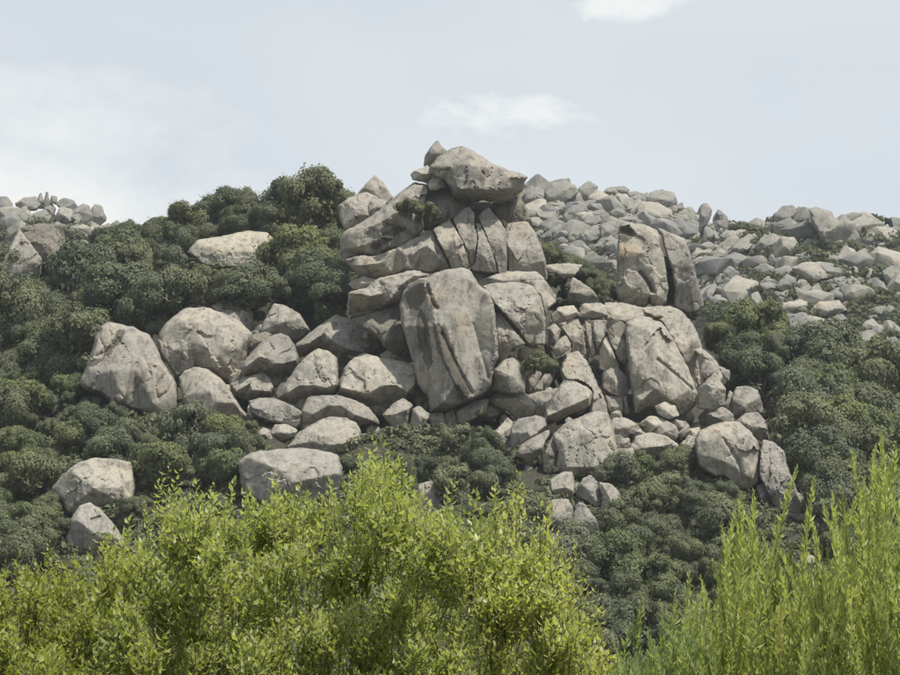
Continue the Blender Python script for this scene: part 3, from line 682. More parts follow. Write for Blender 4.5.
B(CH, 'rock_slab', 'long leaning slab at the end of the rocks beside the wood', '473,494 478,400 488,358 530,368 572,405 582,460 607,520 637,600 643,652 560,648 525,610 497,545', cat='rock slab', lean=0.2)
B(CH, 'boulder', 'rounded stub of rock at the foot of the long leaning slab', '610,568 660,573 692,600 694,660 640,655')
B(CH, 'rock', 'dark sliver under the long leaning slab', '462,540 490,533 523,590 528,628 478,596', cat='rock')
B(CH, 'rock', 'pale shard below the low stones beside the ribbed boulder', '163,394 200,343 222,348 217,382 180,400', mat='p', cat='rock')
B(CH, 'rock', 'little blunt stone between the domed slab and the ribbed boulder', '196,314 235,308 242,332 213,352', mat='p', cat='rock')
B(CH, 'rock', 'thin tilted stone in the rubble below the domed slab', '146,334 190,292 194,322 163,356', cat='rock')
B(CH, 'rock', 'flat stone showing beneath the long leaning slab', '550,650 640,652 705,664 650,690 560,685', cat='rock')
B(CP, 'rock', 'small round white stone among the spiky plants by the wood', '842,513 847,509 853,512 854,520 847,524 842,520', mat='p', cat='rock')
B(CP, 'rock', 'pale stone seen through the spiky green stems', '802,560 808,555 815,557 818,566 810,571 803,568', mat='p', cat='rock')

# ---- boulders of the hazy ridges
def ridge_set(crop, label, group, lo, hi, rows, mat='f', dY=0.0):
    for row in rows:
        m = mat; lab = label
        if isinstance(row, tuple): row, lab, m = (row + (mat,))[:3]
        poly = pts(row, crop)
        A_ = np.array(poly)
        y = yhill(A_[:, 0].mean(), A_[:, 1].max() - 0.15 * np.ptp(A_[:, 1]), lo, hi)
        SEED[0] += 1
        boulder('boulder', lab, poly, mat=m, Y=y + dY, seed=SEED[0], res=17, group=group if lab == label else None, lean=0.25, jag=1.2)
ridge_set(CL, 'grey boulder on the hazy ridge beyond the oak wood', 'boulders on the ridge beyond the oak wood', 285, 470, [
    '-20,225 0,210 30,212 55,240 50,295 0,305 -20,300', '70,240 110,215 160,212 187,240 162,270 90,280',
    ('166,262 172,226 180,198 187,198 193,228 200,262', 'first of two thin stone pinnacles on the hazy ridge crest'), ('196,265 201,230 206,192 216,192 219,232 226,265', 'taller thin stone pinnacle on the hazy ridge crest'),
    '225,232 235,205 255,212 252,245', '250,240 290,215 330,230 360,270 300,290', ('250,305 270,258 320,268 332,315 290,335 258,325', 'pale rounded boulder on the ridge beyond the oak wood', 'q'),
    '370,278 390,255 412,270 407,315 375,335', '415,262 430,245 457,255 478,312 440,350 412,322', ('285,375 340,323 400,343 442,360 430,385 340,390', 'cream flat boulder at the foot of the ridge beyond the wood', 'q'),
    '498,335 530,318 552,340 560,372 503,370', '60,302 100,283 152,310 142,345 60,350', '140,292 200,268 232,300 202,345 150,325', '0,300 45,290 62,320 40,350 0,350', '190,250 230,240 250,265 240,300 205,275',
    '300,290 350,285 370,310 350,330 320,310', '455,345 490,330 505,350 490,375 460,372', '225,335 260,325 285,345 270,370 230,365'])
ridge_set(CK, 'grey boulder heaped on the pale hazy ridge behind the split boulder', 'boulders on the ridge behind the split boulder', 300, 500, [
    '20,175 60,130 100,118 127,180 112,225 40,220', ('108,142 150,100 200,93 247,115 262,150 200,195 130,200', 'large smooth dome on the crest of the hazy ridge near the crag'), '245,175 265,125 315,97 347,120 332,170 280,190',
    '360,160 400,125 450,120 478,140 410,165', '430,135 465,118 490,135 480,150 445,150', '480,150 520,140 540,155 500,170', '565,185 590,145 640,136 692,150 707,190 680,215 620,205',
    ('515,225 550,188 620,193 682,230 692,285 620,295 540,265', 'broad cream boulder on the hazy ridge above the split boulder', 'q'), '465,215 500,165 547,150 562,160 520,210', '188,265 220,215 270,193 297,220 272,270 210,285',
    '70,235 190,225 197,290 110,295', '130,315 180,290 197,335 140,350', '195,315 220,273 262,273 272,322 220,350', '265,305 300,265 370,245 402,257 350,288 280,328',
    '230,375 280,322 357,287 360,358 280,375 240,390', '360,295 430,270 442,335 400,375 362,355', '410,235 460,220 482,242 430,260', ('795,245 815,205 840,195 862,225 852,265 810,270', 'pointed boulder standing up on the saddle of the hazy ridges'),
    '738,220 770,213 792,240 750,255', '690,205 730,193 744,238 700,240', ('768,435 800,388 860,393 872,435 800,455', 'pale lumpy boulder behind the rear half of the split boulder', 'q'), '783,470 830,440 872,455 862,495 800,495', '700,305 780,290 832,310 780,345 710,335',
    ('42,262 80,258 127,297 100,315 60,295', 'cream slab on the hazy ridge just beside the crag shoulder', 'q'), '280,190 330,180 370,200 340,230 300,230', '380,180 430,165 470,180 450,210 400,215', '130,195 190,190 210,215 150,228', '300,230 370,225 400,245 330,258', '440,255 520,250 545,275 470,285',
    '690,240 750,250 770,285 710,290', '640,205 690,215 700,240 660,230', '540,160 570,150 590,165 560,185'])
ridge_set(CM, 'grey boulder heaped on the hazy ridge above the wooded slope', 'boulders on the ridge above the wooded slope', 262, 440, [
    '328,150 335,112 370,78 420,70 437,105 400,140 380,160', ('490,92 530,80 590,93 603,130 642,110 692,150 702,190 692,285 640,282 600,272 560,240 510,160', 'big fissured outcrop on the crest of the ridge above the wood'),
    '0,82 20,60 46,85 42,130 10,185 -5,185', '60,132 80,90 112,110 147,162 110,195 70,190', ('418,352 470,330 550,326 597,375 592,397 540,408 500,434 428,434 433,380', 'prominent cream dome boulder above the wooded slope', 'q'),
    ('428,442 500,430 502,505 438,495', 'square grey block under the prominent cream dome'), ('500,442 535,420 557,480 547,505 500,505', 'narrow block under the prominent cream dome boulder'), ('558,478 620,440 682,443 688,492 640,510 580,505', 'rounded boulder beside the blocks under the cream dome'),
    '545,412 600,398 612,432 560,434', ('348,515 450,493 502,510 480,545 380,560', 'flat pale slab below the blocks under the cream dome', 'q'), ('493,545 540,503 620,498 662,540 600,575 540,565', 'pale hump-backed boulder below the cream dome boulder', 'q'),
    '388,562 470,553 522,590 562,675 480,660 408,635', '85,325 110,303 160,238 220,198 262,213 232,262 140,313', '248,255 290,198 317,220 322,265 270,285', '75,362 120,323 157,328 110,358', '-5,485 60,418 82,440 42,512 10,525',
    '228,475 260,458 292,530 272,565 238,535', '158,405 200,383 232,400 200,425', '268,425 340,403 352,475 300,475', ('818,365 870,343 905,350 905,445 840,425', 'large grey boulder among scrub on the ridge above the wood'), '778,230 830,233 862,262 810,258',
    '685,240 720,265 702,278', '768,625 800,613 847,660 810,670', '430,300 470,278 510,300 470,320', '560,300 610,295 640,315 590,325', '480,165 520,150 535,180 500,190', '415,160 470,145 480,170 430,180',
    '170,310 220,290 240,310 190,325', '0,320 40,300 60,330 20,345', '340,430 390,380 430,400 430,440 370,460', '345,470 400,450 430,480 420,500 360,500', '690,450 720,440 730,490 700,500', '600,400 650,390 670,430 620,432',
    '570,580 640,560 680,600 620,620', '600,640 670,620 700,660 620,680', '740,570 800,560 840,570 780,582', '760,540 790,525 800,550 775,560', '840,540 870,525 880,560 850,565', '60,200 120,195 140,230 80,240', '0,250 60,245 90,280 30,300',
    '500,230 540,220 560,250 520,260', '700,330 740,310 760,340 720,350', '760,150 810,140 830,160 780,170', '810,180 880,165 905,180 850,195'])
# ---- free-form rocks for rubble and for filling the ridges
def rock_mesh(seed, mat, sub=3):
    rng = random.Random(seed)
    bm = bmesh.new()
    for k in range(26):
        v = Vector((rng.gauss(0, 1), rng.gauss(0, 1), rng.gauss(0, 1))).normalized() * rng.uniform(0.8, 1.05)
        if rng.random() < 0.5: v = Vector([max(-0.72, min(0.72, t)) for t in v])
        bm.verts.new(v)
    bmesh.ops.convex_hull(bm, input=bm.verts[:])
    bmesh.ops.delete(bm, geom=[v for v in bm.verts if not v.link_faces], context='VERTS')
    bmesh.ops.dissolve_limit(bm, angle_limit=0.16, verts=bm.verts[:], edges=bm.edges[:])
    bmesh.ops.bevel(bm, geom=bm.edges[:], offset=0.09, segments=2, profile=0.6, affect='EDGES', clamp_overlap=True)
    bmesh.ops.triangulate(bm, faces=bm.faces[:])
    bmesh.ops.subdivide_edges(bm, edges=bm.edges[:], cuts=1, use_grid_fill=True)
    for v in bm.verts: v.co *= 1 + 0.075 * mnoise.fractal(v.co * 2.4 + Vector((seed, 0, 0)), 1.0, 2.0, 3)
    bmesh.ops.triangulate(bm, faces=bm.faces[:])
    for f in bm.faces: f.smooth = True
    me = bpy.data.meshes.new('rock'); bm.to_mesh(me); bm.free(); me.materials.append(MATS[mat]); me.set_sharp_from_angle(angle=math.radians(30))
    return me
rk = random.Random(77)
ROCKS_FAR = [rock_mesh(i, 'f' if i % 3 else 'q', 3) for i in range(12)]
ROCKS_NEAR = [rock_mesh(40 + i, 'g' if i % 2 else 'p', 3) for i in range(8)]
def poly_pick(poly, n, mind, rng, existing=None):
    A_ = np.array(poly, float); got = list(existing or []); out = []
    x0, y0 = A_.min(0); x1, y1 = A_.max(0)
    for _ in range(n * 200):
        if len(out) >= n: break
        p = np.array([[rng.uniform(x0, x1), rng.uniform(y0, y1)]])
        if not inside(A_, p)[0]: continue
        p = tuple(p[0])
        if all((p[0] - q[0]) ** 2 + (p[1] - q[1]) ** 2 > mind * mind for q in got):
            got.append(p); out.append(p)
    return out
def scatter_rocks(poly, n, mind, smin, smax, lo, hi, meshes, label, group, name='boulder', cat='boulder', flat=1.0):
    for px, py in poly_pick(poly, n, mind, rk):
        Y = yhill(px, py, lo, hi); p1 = P(px, py, Y)
        sz = math.exp(rk.uniform(math.log(smin), math.log(smax))) * Y / FPX
        o = link(name, rk.choice(meshes), None, (p1.x, Y, float(terrain(p1.x, Y)) + (-0.2 * sz if name == 'boulder' else -0.55 * sz)))
        o.scale = (sz * rk.uniform(0.9, 1.4), sz * rk.uniform(0.9, 1.3), sz * flat * rk.uniform(0.75, 1.15))
        o.rotation_euler = (rk.uniform(-0.7, 0.7), rk.uniform(-0.7, 0.7), rk.uniform(0, 6.28))
        pale = o.data.materials[0].name.startswith('pale'); big = sz * FPX / Y > math.sqrt(smin * smax)
        tag(o, ('large ' if big else 'small ') + ('pale ' if pale else 'grey ') + label, cat, group)
def small_rocks(poly, n, mind, smin, smax, lo, hi, label):
    VV = []; FF = []; off = 0
    pv_ = []
    for me in ROCKS_FAR[:5]:
        a_ = np.zeros(len(me.vertices) * 3); me.vertices.foreach_get('co', a_); pv_.append((a_.reshape(-1, 3), np.array([tuple(p.vertices) for p in me.polygons])))
    for px, py in poly_pick(poly, n, mind, rk):
        Y = yhill(px, py, lo, hi); p1 = P(px, py, Y); sz = rk.uniform(smin, smax) * Y / FPX
        v_, f_ = rk.choice(pv_); a_ = rk.uniform(0, 6.28); ca, sa = math.cos(a_), math.sin(a_)
        v_ = v_ * sz * np.array([rk.uniform(0.9, 1.5), rk.uniform(0.8, 1.2), rk.uniform(0.7, 1.2)])
        v_ = np.stack([v_[:, 0] * ca - v_[:, 1] * sa, v_[:, 0] * sa + v_[:, 1] * ca, v_[:, 2]], 1) + np.array([p1.x, Y, float(terrain(p1.x, Y)) + 0.1 * sz])
        VV.append(v_); FF.append(f_ + off); off += len(v_)
    tag(link('rock_litter', mesh_np('rock_litter', np.vstack(VV), np.vstack(FF), GRAN_FAR, True)), label, 'rocks', None, 'stuff')
RIDGE_A = [(522, 190), (560, 184), (650, 200), (735, 226), (735, 300), (700, 295), (600, 270), (540, 240)]
RIDGE_B = [(700, 228), (740, 226), (775, 214), (900, 220), (900, 375), (860, 355), (700, 305)]
small_rocks(RIDGE_A, 170, 5, 4, 9, 300, 500, 'small rocks littering the ridge behind the split boulder')
small_rocks(RIDGE_B, 190, 5.5, 3, 8, 262, 440, 'small rocks littering the ridge above the wooded slope')
scatter_rocks([(522, 190), (560, 184), (650, 200), (735, 226), (735, 300), (700, 295), (600, 270), (540, 240)], 74, 8, 8, 23, 300, 500, ROCKS_FAR,
              'boulder heaped on the pale hazy ridge behind the split boulder', 'boulders on the ridge behind the split boulder')
scatter_rocks([(700, 228), (740, 226), (775, 214), (900, 220), (900, 375), (860, 355), (700, 305)], 74, 10, 8, 22, 262, 440, ROCKS_FAR,
              'boulder heaped on the hazy ridge above the wooded slope', 'boulders on the ridge above the wooded slope')
scatter_rocks([(0, 208), (60, 205), (100, 222), (125, 240), (60, 250), (0, 250)], 22, 7, 8, 18, 285, 470, ROCKS_FAR,
              'boulder on the hazy ridge beyond the oak wood', 'boulders on the ridge beyond the oak wood')
scatter_rocks([(185, 330), (260, 320), (420, 330), (420, 440), (260, 440), (200, 400)], 80, 7, 6, 13, 140, 260, ROCKS_NEAR,
              'rubble stone wedged in a gap of the boulder pile', 'rubble stones in the boulder pile', 'rubble_stone', 'stone')
scatter_rocks([(480, 400), (560, 300), (610, 300), (620, 420), (700, 410), (760, 400), (700, 440), (620, 470), (560, 500), (500, 450)], 120, 6.5, 6, 13, 140, 260, ROCKS_NEAR,
              'rubble stone lodged among the rocks of the second crag', 'rubble stones in the second crag', 'rubble_stone', 'stone')

# ------------------------------------------------------------------ oaks and scrub of the hillside
def leaf_quads(C, Nn, size, rng):
    """rhombic leaf clumps at C facing Nn"""
    n = len(C)
    t = rng.normal(size=(n, 3)); t -= (t * Nn).sum(1)[:, None] * Nn; t /= np.linalg.norm(t, axis=1)[:, None] + 1e-9
    b = np.cross(Nn, t)
    s1 = (size * rng.uniform(0.7, 1.35, n))[:, None]; s2 = s1 * rng.uniform(0.45, 0.8, n)[:, None]
    V = np.stack([C - t * s1, C + b * s2 - Nn * 0.25 * s1, C + t * s1, C - b * s2 - Nn * 0.25 * s1], 1).reshape(-1, 3)
    F = np.arange(4 * n).reshape(n, 4)
    return V, F
def unit(rng, n):
    v = rng.normal(size=(n, 3)); return v / np.linalg.norm(v, axis=1)[:, None]
def crown_mesh(seed, mat, rx=1.0, rz=0.8, puffs=46, per=560, leaf=0.037, name='crown', lobes=6):
    """unit crown, base at z = 0; leaf clumps on the surface of many uneven puffs"""
    rng = np.random.default_rng(seed)
    lob = []
    for k in range(lobes):
        a_ = rng.uniform(0, 6.283); r = rng.uniform(0.15, 0.68)
        lob.append((np.array([r * math.cos(a_) * rx, r * math.sin(a_) * rx, rng.uniform(0.3, 1.05) * rz]), rng.uniform(0.26, 0.54)))
    lob.append((np.array([rng.normal(0, 0.12), rng.normal(0, 0.12), rz * 0.8]), 0.55))
    VV = []; FF = []; TT = []; off = 0
    for p in range(puffs):
        c_, r = lob[rng.integers(len(lob))]
        d = unit(rng, 1)[0]; d[2] = abs(d[2]) * 0.9 + d[2] * 0.1 + 0.05 if rng.random() < 0.8 else d[2]
        d /= np.linalg.norm(d)
        pc = c_ + d * r * rng.uniform(0.75, 1.0) * np.array([1, 1, rz])
        pc[2] = max(pc[2], 0.12)
        pr = 0.11 + 0.24 * rng.random() ** 1.6
        n = int(per * (pr / 0.22) ** 2)
        u = unit(rng, n)
        u = np.where((u @ d)[:, None] < -0.35, -u, u)
        st_ = rng.uniform(0.75, 1.35, 3) * np.array([1.05, 1.05, 0.85])
        rad = pr * (rng.uniform(0.5, 1.12, n) + (rng.random(n) < 0.08) * rng.uniform(0.1, 0.45, n))[:, None] * st_
        C = pc + u * rad
        Nn = u * 1.0 + unit(rng, n) * 0.42 + np.array([0, 0, 0.15]); Nn /= np.linalg.norm(Nn, axis=1)[:, None]
        V, F = leaf_quads(C, Nn, leaf, rng)
        VV.append(V); FF.append(F + off); off += len(V)
        TT.append(np.repeat(np.clip(rng.normal(0.5, 0.2, n) + rng.normal(0, 0.14), 0, 1), 4))
    # inner leaves that close the crown, toned darker as painted shade
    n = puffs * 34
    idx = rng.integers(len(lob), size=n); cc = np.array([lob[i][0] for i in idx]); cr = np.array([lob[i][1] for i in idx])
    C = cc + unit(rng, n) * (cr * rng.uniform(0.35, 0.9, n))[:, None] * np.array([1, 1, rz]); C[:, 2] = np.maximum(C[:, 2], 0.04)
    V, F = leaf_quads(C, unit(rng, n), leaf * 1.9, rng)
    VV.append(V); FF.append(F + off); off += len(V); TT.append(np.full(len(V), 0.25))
    return mesh_np(name, np.vstack(VV), np.vstack(FF), mat, False, np.concatenate(TT))
def tube(path, radii, sides=5):
    V = []; F = []
    for i, (p, r) in enumerate(zip(path, radii)):
        for k in range(sides):
            a_ = 6.283 * k / sides; V.append((p[0] + r * math.cos(a_), p[1] + r * math.sin(a_), p[2]))
    for i in range(len(path) - 1):
        for k in range(sides):
            k2 = (k + 1) % sides; F.append((i * sides + k, i * sides + k2, (i + 1) * sides + k2, (i + 1) * sides + k))
    return V, F
def trunk_mesh(seed, sides=5):
    rng = random.Random(seed); V = []; F = []
    for k in range(6):
        a_ = rng.uniform(0, 6.28); l = rng.uniform(0.35, 0.6)
        path = [(0.03 * math.cos(a_), 0.03 * math.sin(a_), -0.08)]
        for j in range(1, 5):
            t = j / 4; path.append((l * t * math.cos(a_ + 0.4 * t) * 0.8, l * t * math.sin(a_ + 0.4 * t) * 0.8, -0.08 + 0.95 * t * (0.8 + 0.3 * rng.random())))
        v, f = tube(path, [0.05, 0.04, 0.03, 0.02, 0.006]); o = len(V); V += v; F += [tuple(i + o for i in q) for q in f]
    return mesh_np('trunk', V, F, BARK, True)
OAK = [(crown_mesh(100 + i, LEAF_OAK, 1.0, rz), trunk_mesh(i)) for i, rz in enumerate((0.75, 0.85, 0.95, 0.7, 1.05, 0.8))]
LIGHT = [(crown_mesh(200 + i, LEAF_LIGHT, 1.0, rz, 40, 480, 0.039), trunk_mesh(20 + i)) for i, rz in enumerate((0.75, 0.9))]
GREY = [(crown_mesh(250 + i, LEAF_GREY, 1.0, rz, 42, 520, 0.038), trunk_mesh(26 + i)) for i, rz in enumerate((0.7, 1.1, 0.85))]
SMALL = [(crown_mesh(300 + i, LEAF_OAK, 1.0, rz, 26, 300, 0.06, lobes=4), trunk_mesh(30 + i)) for i, rz in enumerate((0.8, 0.65))]
SMALL_L = [(crown_mesh(310 + i, LEAF_LIGHT, 1.0, rz, 24, 150, 0.085, lobes=4), trunk_mesh(30 + i)) for i, rz in enumerate((0.8, 0.5))]
tr = random.Random(9)
def near_label(kind, px, py):
    best = min(LAND, key=lambda q: math.hypot(q[0] - px, q[1] - py) - 0.9 * q[2] + (0 if q[2] > 26 and q[4] < 240 else 60))
    dx, dy = px - best[0], py - best[1]
    rel = 'uphill of' if dy < -abs(dx) * 0.8 else ('downhill of' if dy > abs(dx) * 0.8 else 'beside')
    w_ = best[3].split()
    cut = next((i for i, t in enumerate(w_) if i > 1 and t in ('with', 'above', 'below', 'beside', 'under', 'behind', 'between', 'in', 'on', 'of', 'among', 'lying', 'overhanging', 'just', 'half', 'at', 'leaning', 'split', 'beyond', 'against', 'forming', 'sloping', 'tucked', 'against', 'running', 'perched', 'beneath', 'low')), 6)
    return kind + ' ' + rel + ' the ' + ' '.join(w_[:min(cut, 6)])
def tree(px, py, r, protos, name, label, group, cat='tree', Y=None, dY=0.0, tall=1.2):
    """crown of radius r (picture units) centred on px, py"""
    yb = py + r * 0.75 * tall
    if Y is None: Y = yhill(px, yb) + dY
    p = P(px, yb, Y)
    z = float(terrain(p.x, Y))
    if Y is not None and abs(z - p.z) > 1.5: z = p.z
    R = r * Y / FPX / 0.92
    cm, tm = tr.choice(protos)
    e = link(name, None, None, (p.x, Y, min(z, p.z)))
    e.rotation_euler = (0, 0, tr.uniform(0, 6.28)); e.scale = (R * tr.uniform(0.92, 1.08), R * tr.uniform(0.92, 1.08), R * tall * tr.uniform(0.92, 1.08))
    link('trunk', tm, e); link('crown', cm, e)
    tag(e, label, cat, group)
    return e
def wood(poly, n, mind, r0, r1, protos, name, label, group, cat='tree', light=0.0, lightp=None, existing=None, word=''):
    for px, py in poly_pick(poly, n, mind, tr, existing):
        r_ = r0 * 0.62 + (r1 * 1.22 - r0 * 0.62) * tr.random() ** 1.3; gy = tr.random() < 0.28; lt = lightp and tr.random() < light
        kind = ('broad ' if r_ > (r0 + r1) / 2 else 'small ') + ('lighter green ' if lt else 'greyish ' if gy else 'dark green ') + word + ('oak' if cat == 'tree' else 'oak bush')
        tree(px, py, r_, lightp if lt else GREY if gy else protos, name, near_label(kind, px, py), group, cat)

# oaks on the skyline and at the wood edge
T1 = 'dark evergreen oak in the wood above the pyramid-like boulder'; G1 = 'oaks of the wood above the pyramid-like boulder'
tree(318, 190, 37, OAK, 'oak_tree', 'tall round-crowned oak topping the skyline beside the crag', None, Y=222)
for x, y, r in [(292, 205, 28), (338, 212, 22), (265, 218, 26), (246, 212, 22), (215, 218, 25), (190, 226, 24), (168, 224, 20), (150, 232, 20), (128, 240, 18), (105, 248, 20), (85, 256, 20), (60, 266, 22), (35, 272, 22), (8, 280, 24), (309, 244, 24), (332, 245, 26), (205, 236, 20), (235, 228, 19), (259, 222, 18), (182, 244, 20), (288, 216, 20), (240, 220, 20)]:
    tree(x, y, r, OAK, 'oak_tree', near_label('skyline oak', x, y), 'oaks on the wood skyline')
wood([(0, 285), (60, 268), (120, 252), (172, 244), (176, 290), (288, 290), (296, 244), (340, 235), (348, 268), (345, 284), (325, 298), (300, 288), (250, 292), (200, 291), (150, 308), (100, 306), (80, 350), (0, 372)],
     66, 19, 25, 37, OAK, 'oak_tree', T1, G1, light=0.25, lightp=LIGHT)
T2 = 'grey-green oak bush on the slope below the pyramid-like boulder'; G2 = 'oak bushes below the pyramid-like boulder'
wood([(0, 378), (70, 385), (110, 412), (170, 428), (235, 425), (262, 445), (225, 480), (165, 470), (140, 448), (70, 448), (30, 480), (40, 560), (0, 560)], 60, 18, 20, 29, OAK, 'oak_bush', T2, G2, 'bush', 0.3, LIGHT)
T3 = 'rounded oak bush in the scrub below the squared boulder'; G3 = 'oak bushes below the squared boulder'
wood([(610, 475), (650, 458), (690, 462), (730, 510), (760, 560), (760, 640), (560, 650), (540, 560), (560, 548), (610, 550)], 52, 19, 21, 30, OAK, 'oak_bush', T3, G3, 'bush', 0.2, LIGHT)
wood([(415, 440), (440, 432), (490, 445), (505, 470), (530, 500), (520, 560), (440, 540), (420, 490)], 20, 14, 16, 25, OAK, 'oak_bush', 'dark oak bush in the hollow below the tall prism', 'oak bushes in the hollow below the tall prism', 'bush', 0.15, LIGHT)
wood([(120, 505), (200, 500), (420, 515), (520, 530), (520, 570), (60, 575), (70, 545)], 26, 17, 15, 22, OAK, 'oak_bush', None, 'oak bushes behind the leafy shrubs', 'bush', 0.3, word='half-hidden ', lightp=LIGHT)
T4 = 'dense dark oak on the wooded slope below the hazy ridge'; G4 = 'oaks on the wooded slope below the hazy ridge'
wood([(705, 325), (740, 320), (800, 350), (905, 392), (905, 560), (860, 570), (838, 530), (832, 480), (808, 425), (785, 385), (740, 362)], 58, 19, 25, 38, OAK, 'oak_tree', T4, G4, light=0.25, lightp=LIGHT)
for x, y, r in [(538, 250, 16), (552, 258, 18), (575, 272, 18), (596, 284, 17), (612, 290, 16), (600, 300, 16), (545, 275, 14), (558, 292, 12), (688, 312, 15)]:
    tree(x, y, r, OAK, 'oak_tree', 'dark oak between the crag shoulder and the split boulder', 'oaks between the crag and the split boulder', Y=212)
for x, y, r in [(700, 478, 18), (722, 492, 17), (690, 500, 20), (668, 470, 18), (46, 500, 17), (142, 490, 14), (132, 507, 13), (56, 520, 14), (255, 440, 12), (345, 458, 12), (398, 466, 13), (385, 478, 14), (414, 458, 13), (368, 474, 13), (425, 470, 14), (402, 484, 14), (252, 428, 8)]:
    tree(x, y, r, OAK, 'oak_bush', near_label('leafy oak bush', x, y), 'oak bushes crowding the lower boulders', 'bush', dY=-3.0)
tree(325, 308, 15, LIGHT, 'mastic_bush', 'lighter green bush above the roof-shaped boulder', None, 'bush')
tree(430, 208, 14, SMALL, 'crag_bush', 'dark bush growing in the hollow under the capstone', None, 'bush', Y=195.6)
tree(409, 204, 12, SMALL, 'crag_bush', 'dark bush on the edge of the dome-backed slab', None, 'bush', Y=195.4)
tree(384, 238, 8, SMALL, 'crag_bush', 'small grey bush in the dark hollow of the dome-backed slab', None, 'bush', Y=195.2, tall=0.6)
tree(534, 358, 16, SMALL, 'crag_bush', 'round dark bush on the ledge behind the leaning shard', None, 'bush', Y=187)
tree(552, 366, 10, SMALL, 'crag_bush', 'small bush beside the round ledge bush and sloping slab', None, 'bush', Y=187)
tree(478, 412, 12, SMALL_L, 'crag_bush', 'low green bush over the stones below the prism foot', None, 'bush', tall=0.7)
tree(637, 414, 10, SMALL_L, 'crag_bush', 'low grassy green tuft at the foot of the domed slab', None, 'bush', Y=188.5, tall=0.6)
tree(658, 316, 7, SMALL_L, 'crag_bush', 'tiny tuft on the ledge under the split boulder', None, 'bush', Y=196, tall=0.6)
for x, y, r in [(258, 312, 9), (286, 330, 6), (152, 322, 12), (120, 322, 12), (610, 452, 8), (768, 412, 9), (600, 540, 9), (436, 425, 11)]:
    tree(x, y, r, SMALL, 'crag_bush', 'small dark bush rooted in a gap between boulders', 'small bushes between boulders', 'bush', dY=-1.0)

for x, y, r in [(205, 272, 10), (222, 276, 11), (240, 278, 12), (258, 276, 11), (274, 272, 11), (194, 266, 10)]:
    tree(x, y, r, SMALL, 'oak_bush', 'low bush along the foot of the long flat pale boulder', 'bushes along the long flat boulder', 'bush', tall=0.9)
for x, y, r in [(556, 276, 12), (566, 290, 11), (552, 300, 10), (575, 300, 10), (562, 262, 12)]:
    tree(x, y, r, SMALL, 'crag_bush', 'dark bush in the notch around the flat capped stone', 'bushes in the notch', 'bush', Y=208)
# low scrub of the far ridges: one mass
def scrub(poly, n, lo, hi, r0, r1, seed):
    rng = np.random.default_rng(seed); rr = random.Random(seed)
    VV = []; FF = []; TT = []; off = 0
    for px, py in poly_pick(poly, n, 2.5, rr):
        Y = yhill(px, py, lo, hi); p = P(px, py, Y); z = float(terrain(p.x, Y)); R = rr.uniform(r0, r1) * Y / FPX
        m = 46; u = unit(rng, m); u[:, 2] = np.abs(u[:, 2])
        C = np.array([p.x, Y, z]) + u * R * np.array([1.3, 1.2, 0.8]) * rng.uniform(0.6, 1.0, m)[:, None]
        Nn = u + unit(rng, m) * 0.5; Nn /= np.linalg.norm(Nn, axis=1)[:, None]
        V, F = leaf_quads(C, Nn, R * 0.3, rng); VV.append(V); FF.append(F + off); off += len(V); TT.append(np.full(len(V), rr.uniform(0.2, 0.8)))
    return mesh_np('scrub', np.vstack(VV), np.vstack(FF), LEAF_FAR, False, np.concatenate(TT))
for poly, n, lo, hi, lab, sd in (([(690, 222), (900, 216), (900, 400), (850, 372), (700, 320)], 640, 262, 440, 'low green scrub between the boulders of the ridge above the wood', 1),
                                 ([(525, 205), (640, 205), (735, 235), (735, 310), (620, 300), (540, 260)], 130, 300, 500, 'low green scrub between boulders of the ridge behind the split boulder', 2),
                                 ([(0, 225), (60, 222), (125, 240), (125, 262), (0, 275)], 120, 285, 470, 'low green scrub between boulders of the ridge beyond the wood', 3)):
    tag(link('scrub', scrub(poly, n, lo, hi, 4, 10, sd)), lab, 'scrub', None, 'stuff')
# undergrowth that fills the hillside between the oaks
def under(poly, n, seed):
    rng = np.random.default_rng(seed); rr = random.Random(seed)
    VV = []; FF = []; TT = []; off = 0
    for px, py in poly_pick(poly, n, 3, rr):
        Y = yhill(px, py); p = P(px, py, Y); z = float(terrain(p.x, Y)); R = rr.uniform(0.6, 1.1)
        m = 90; u = unit(rng, m); u[:, 2] = np.abs(u[:, 2])
        C = np.array([p.x, Y, z]) + u * R * np.array([1.3, 1.2, 0.9]) * rng.uniform(0.6, 1.0, m)[:, None]
        Nn = u + unit(rng, m) * 0.6; Nn /= np.linalg.norm(Nn, axis=1)[:, None]
        V, F = leaf_quads(C, Nn, 0.2, rng); VV.append(V); FF.append(F + off); off += len(V); TT.append(np.full(len(V), rr.uniform(0.2, 0.7)))
    return mesh_np('undergrowth', np.vstack(VV), np.vstack(FF), LEAF_OAK, False, np.concatenate(TT))
tag(link('undergrowth', under([(0, 285), (150, 250), (330, 230), (345, 300), (200, 300), (90, 320), (80, 380), (200, 420), (260, 450), (420, 430), (500, 440), (620, 460), (720, 470), (800, 500), (800, 460), (700, 320), (800, 350), (900, 390), (900, 640), (0, 640)], 1700, 8)),
    'low dark undergrowth covering the ground between the oaks', 'undergrowth', None, 'stuff')

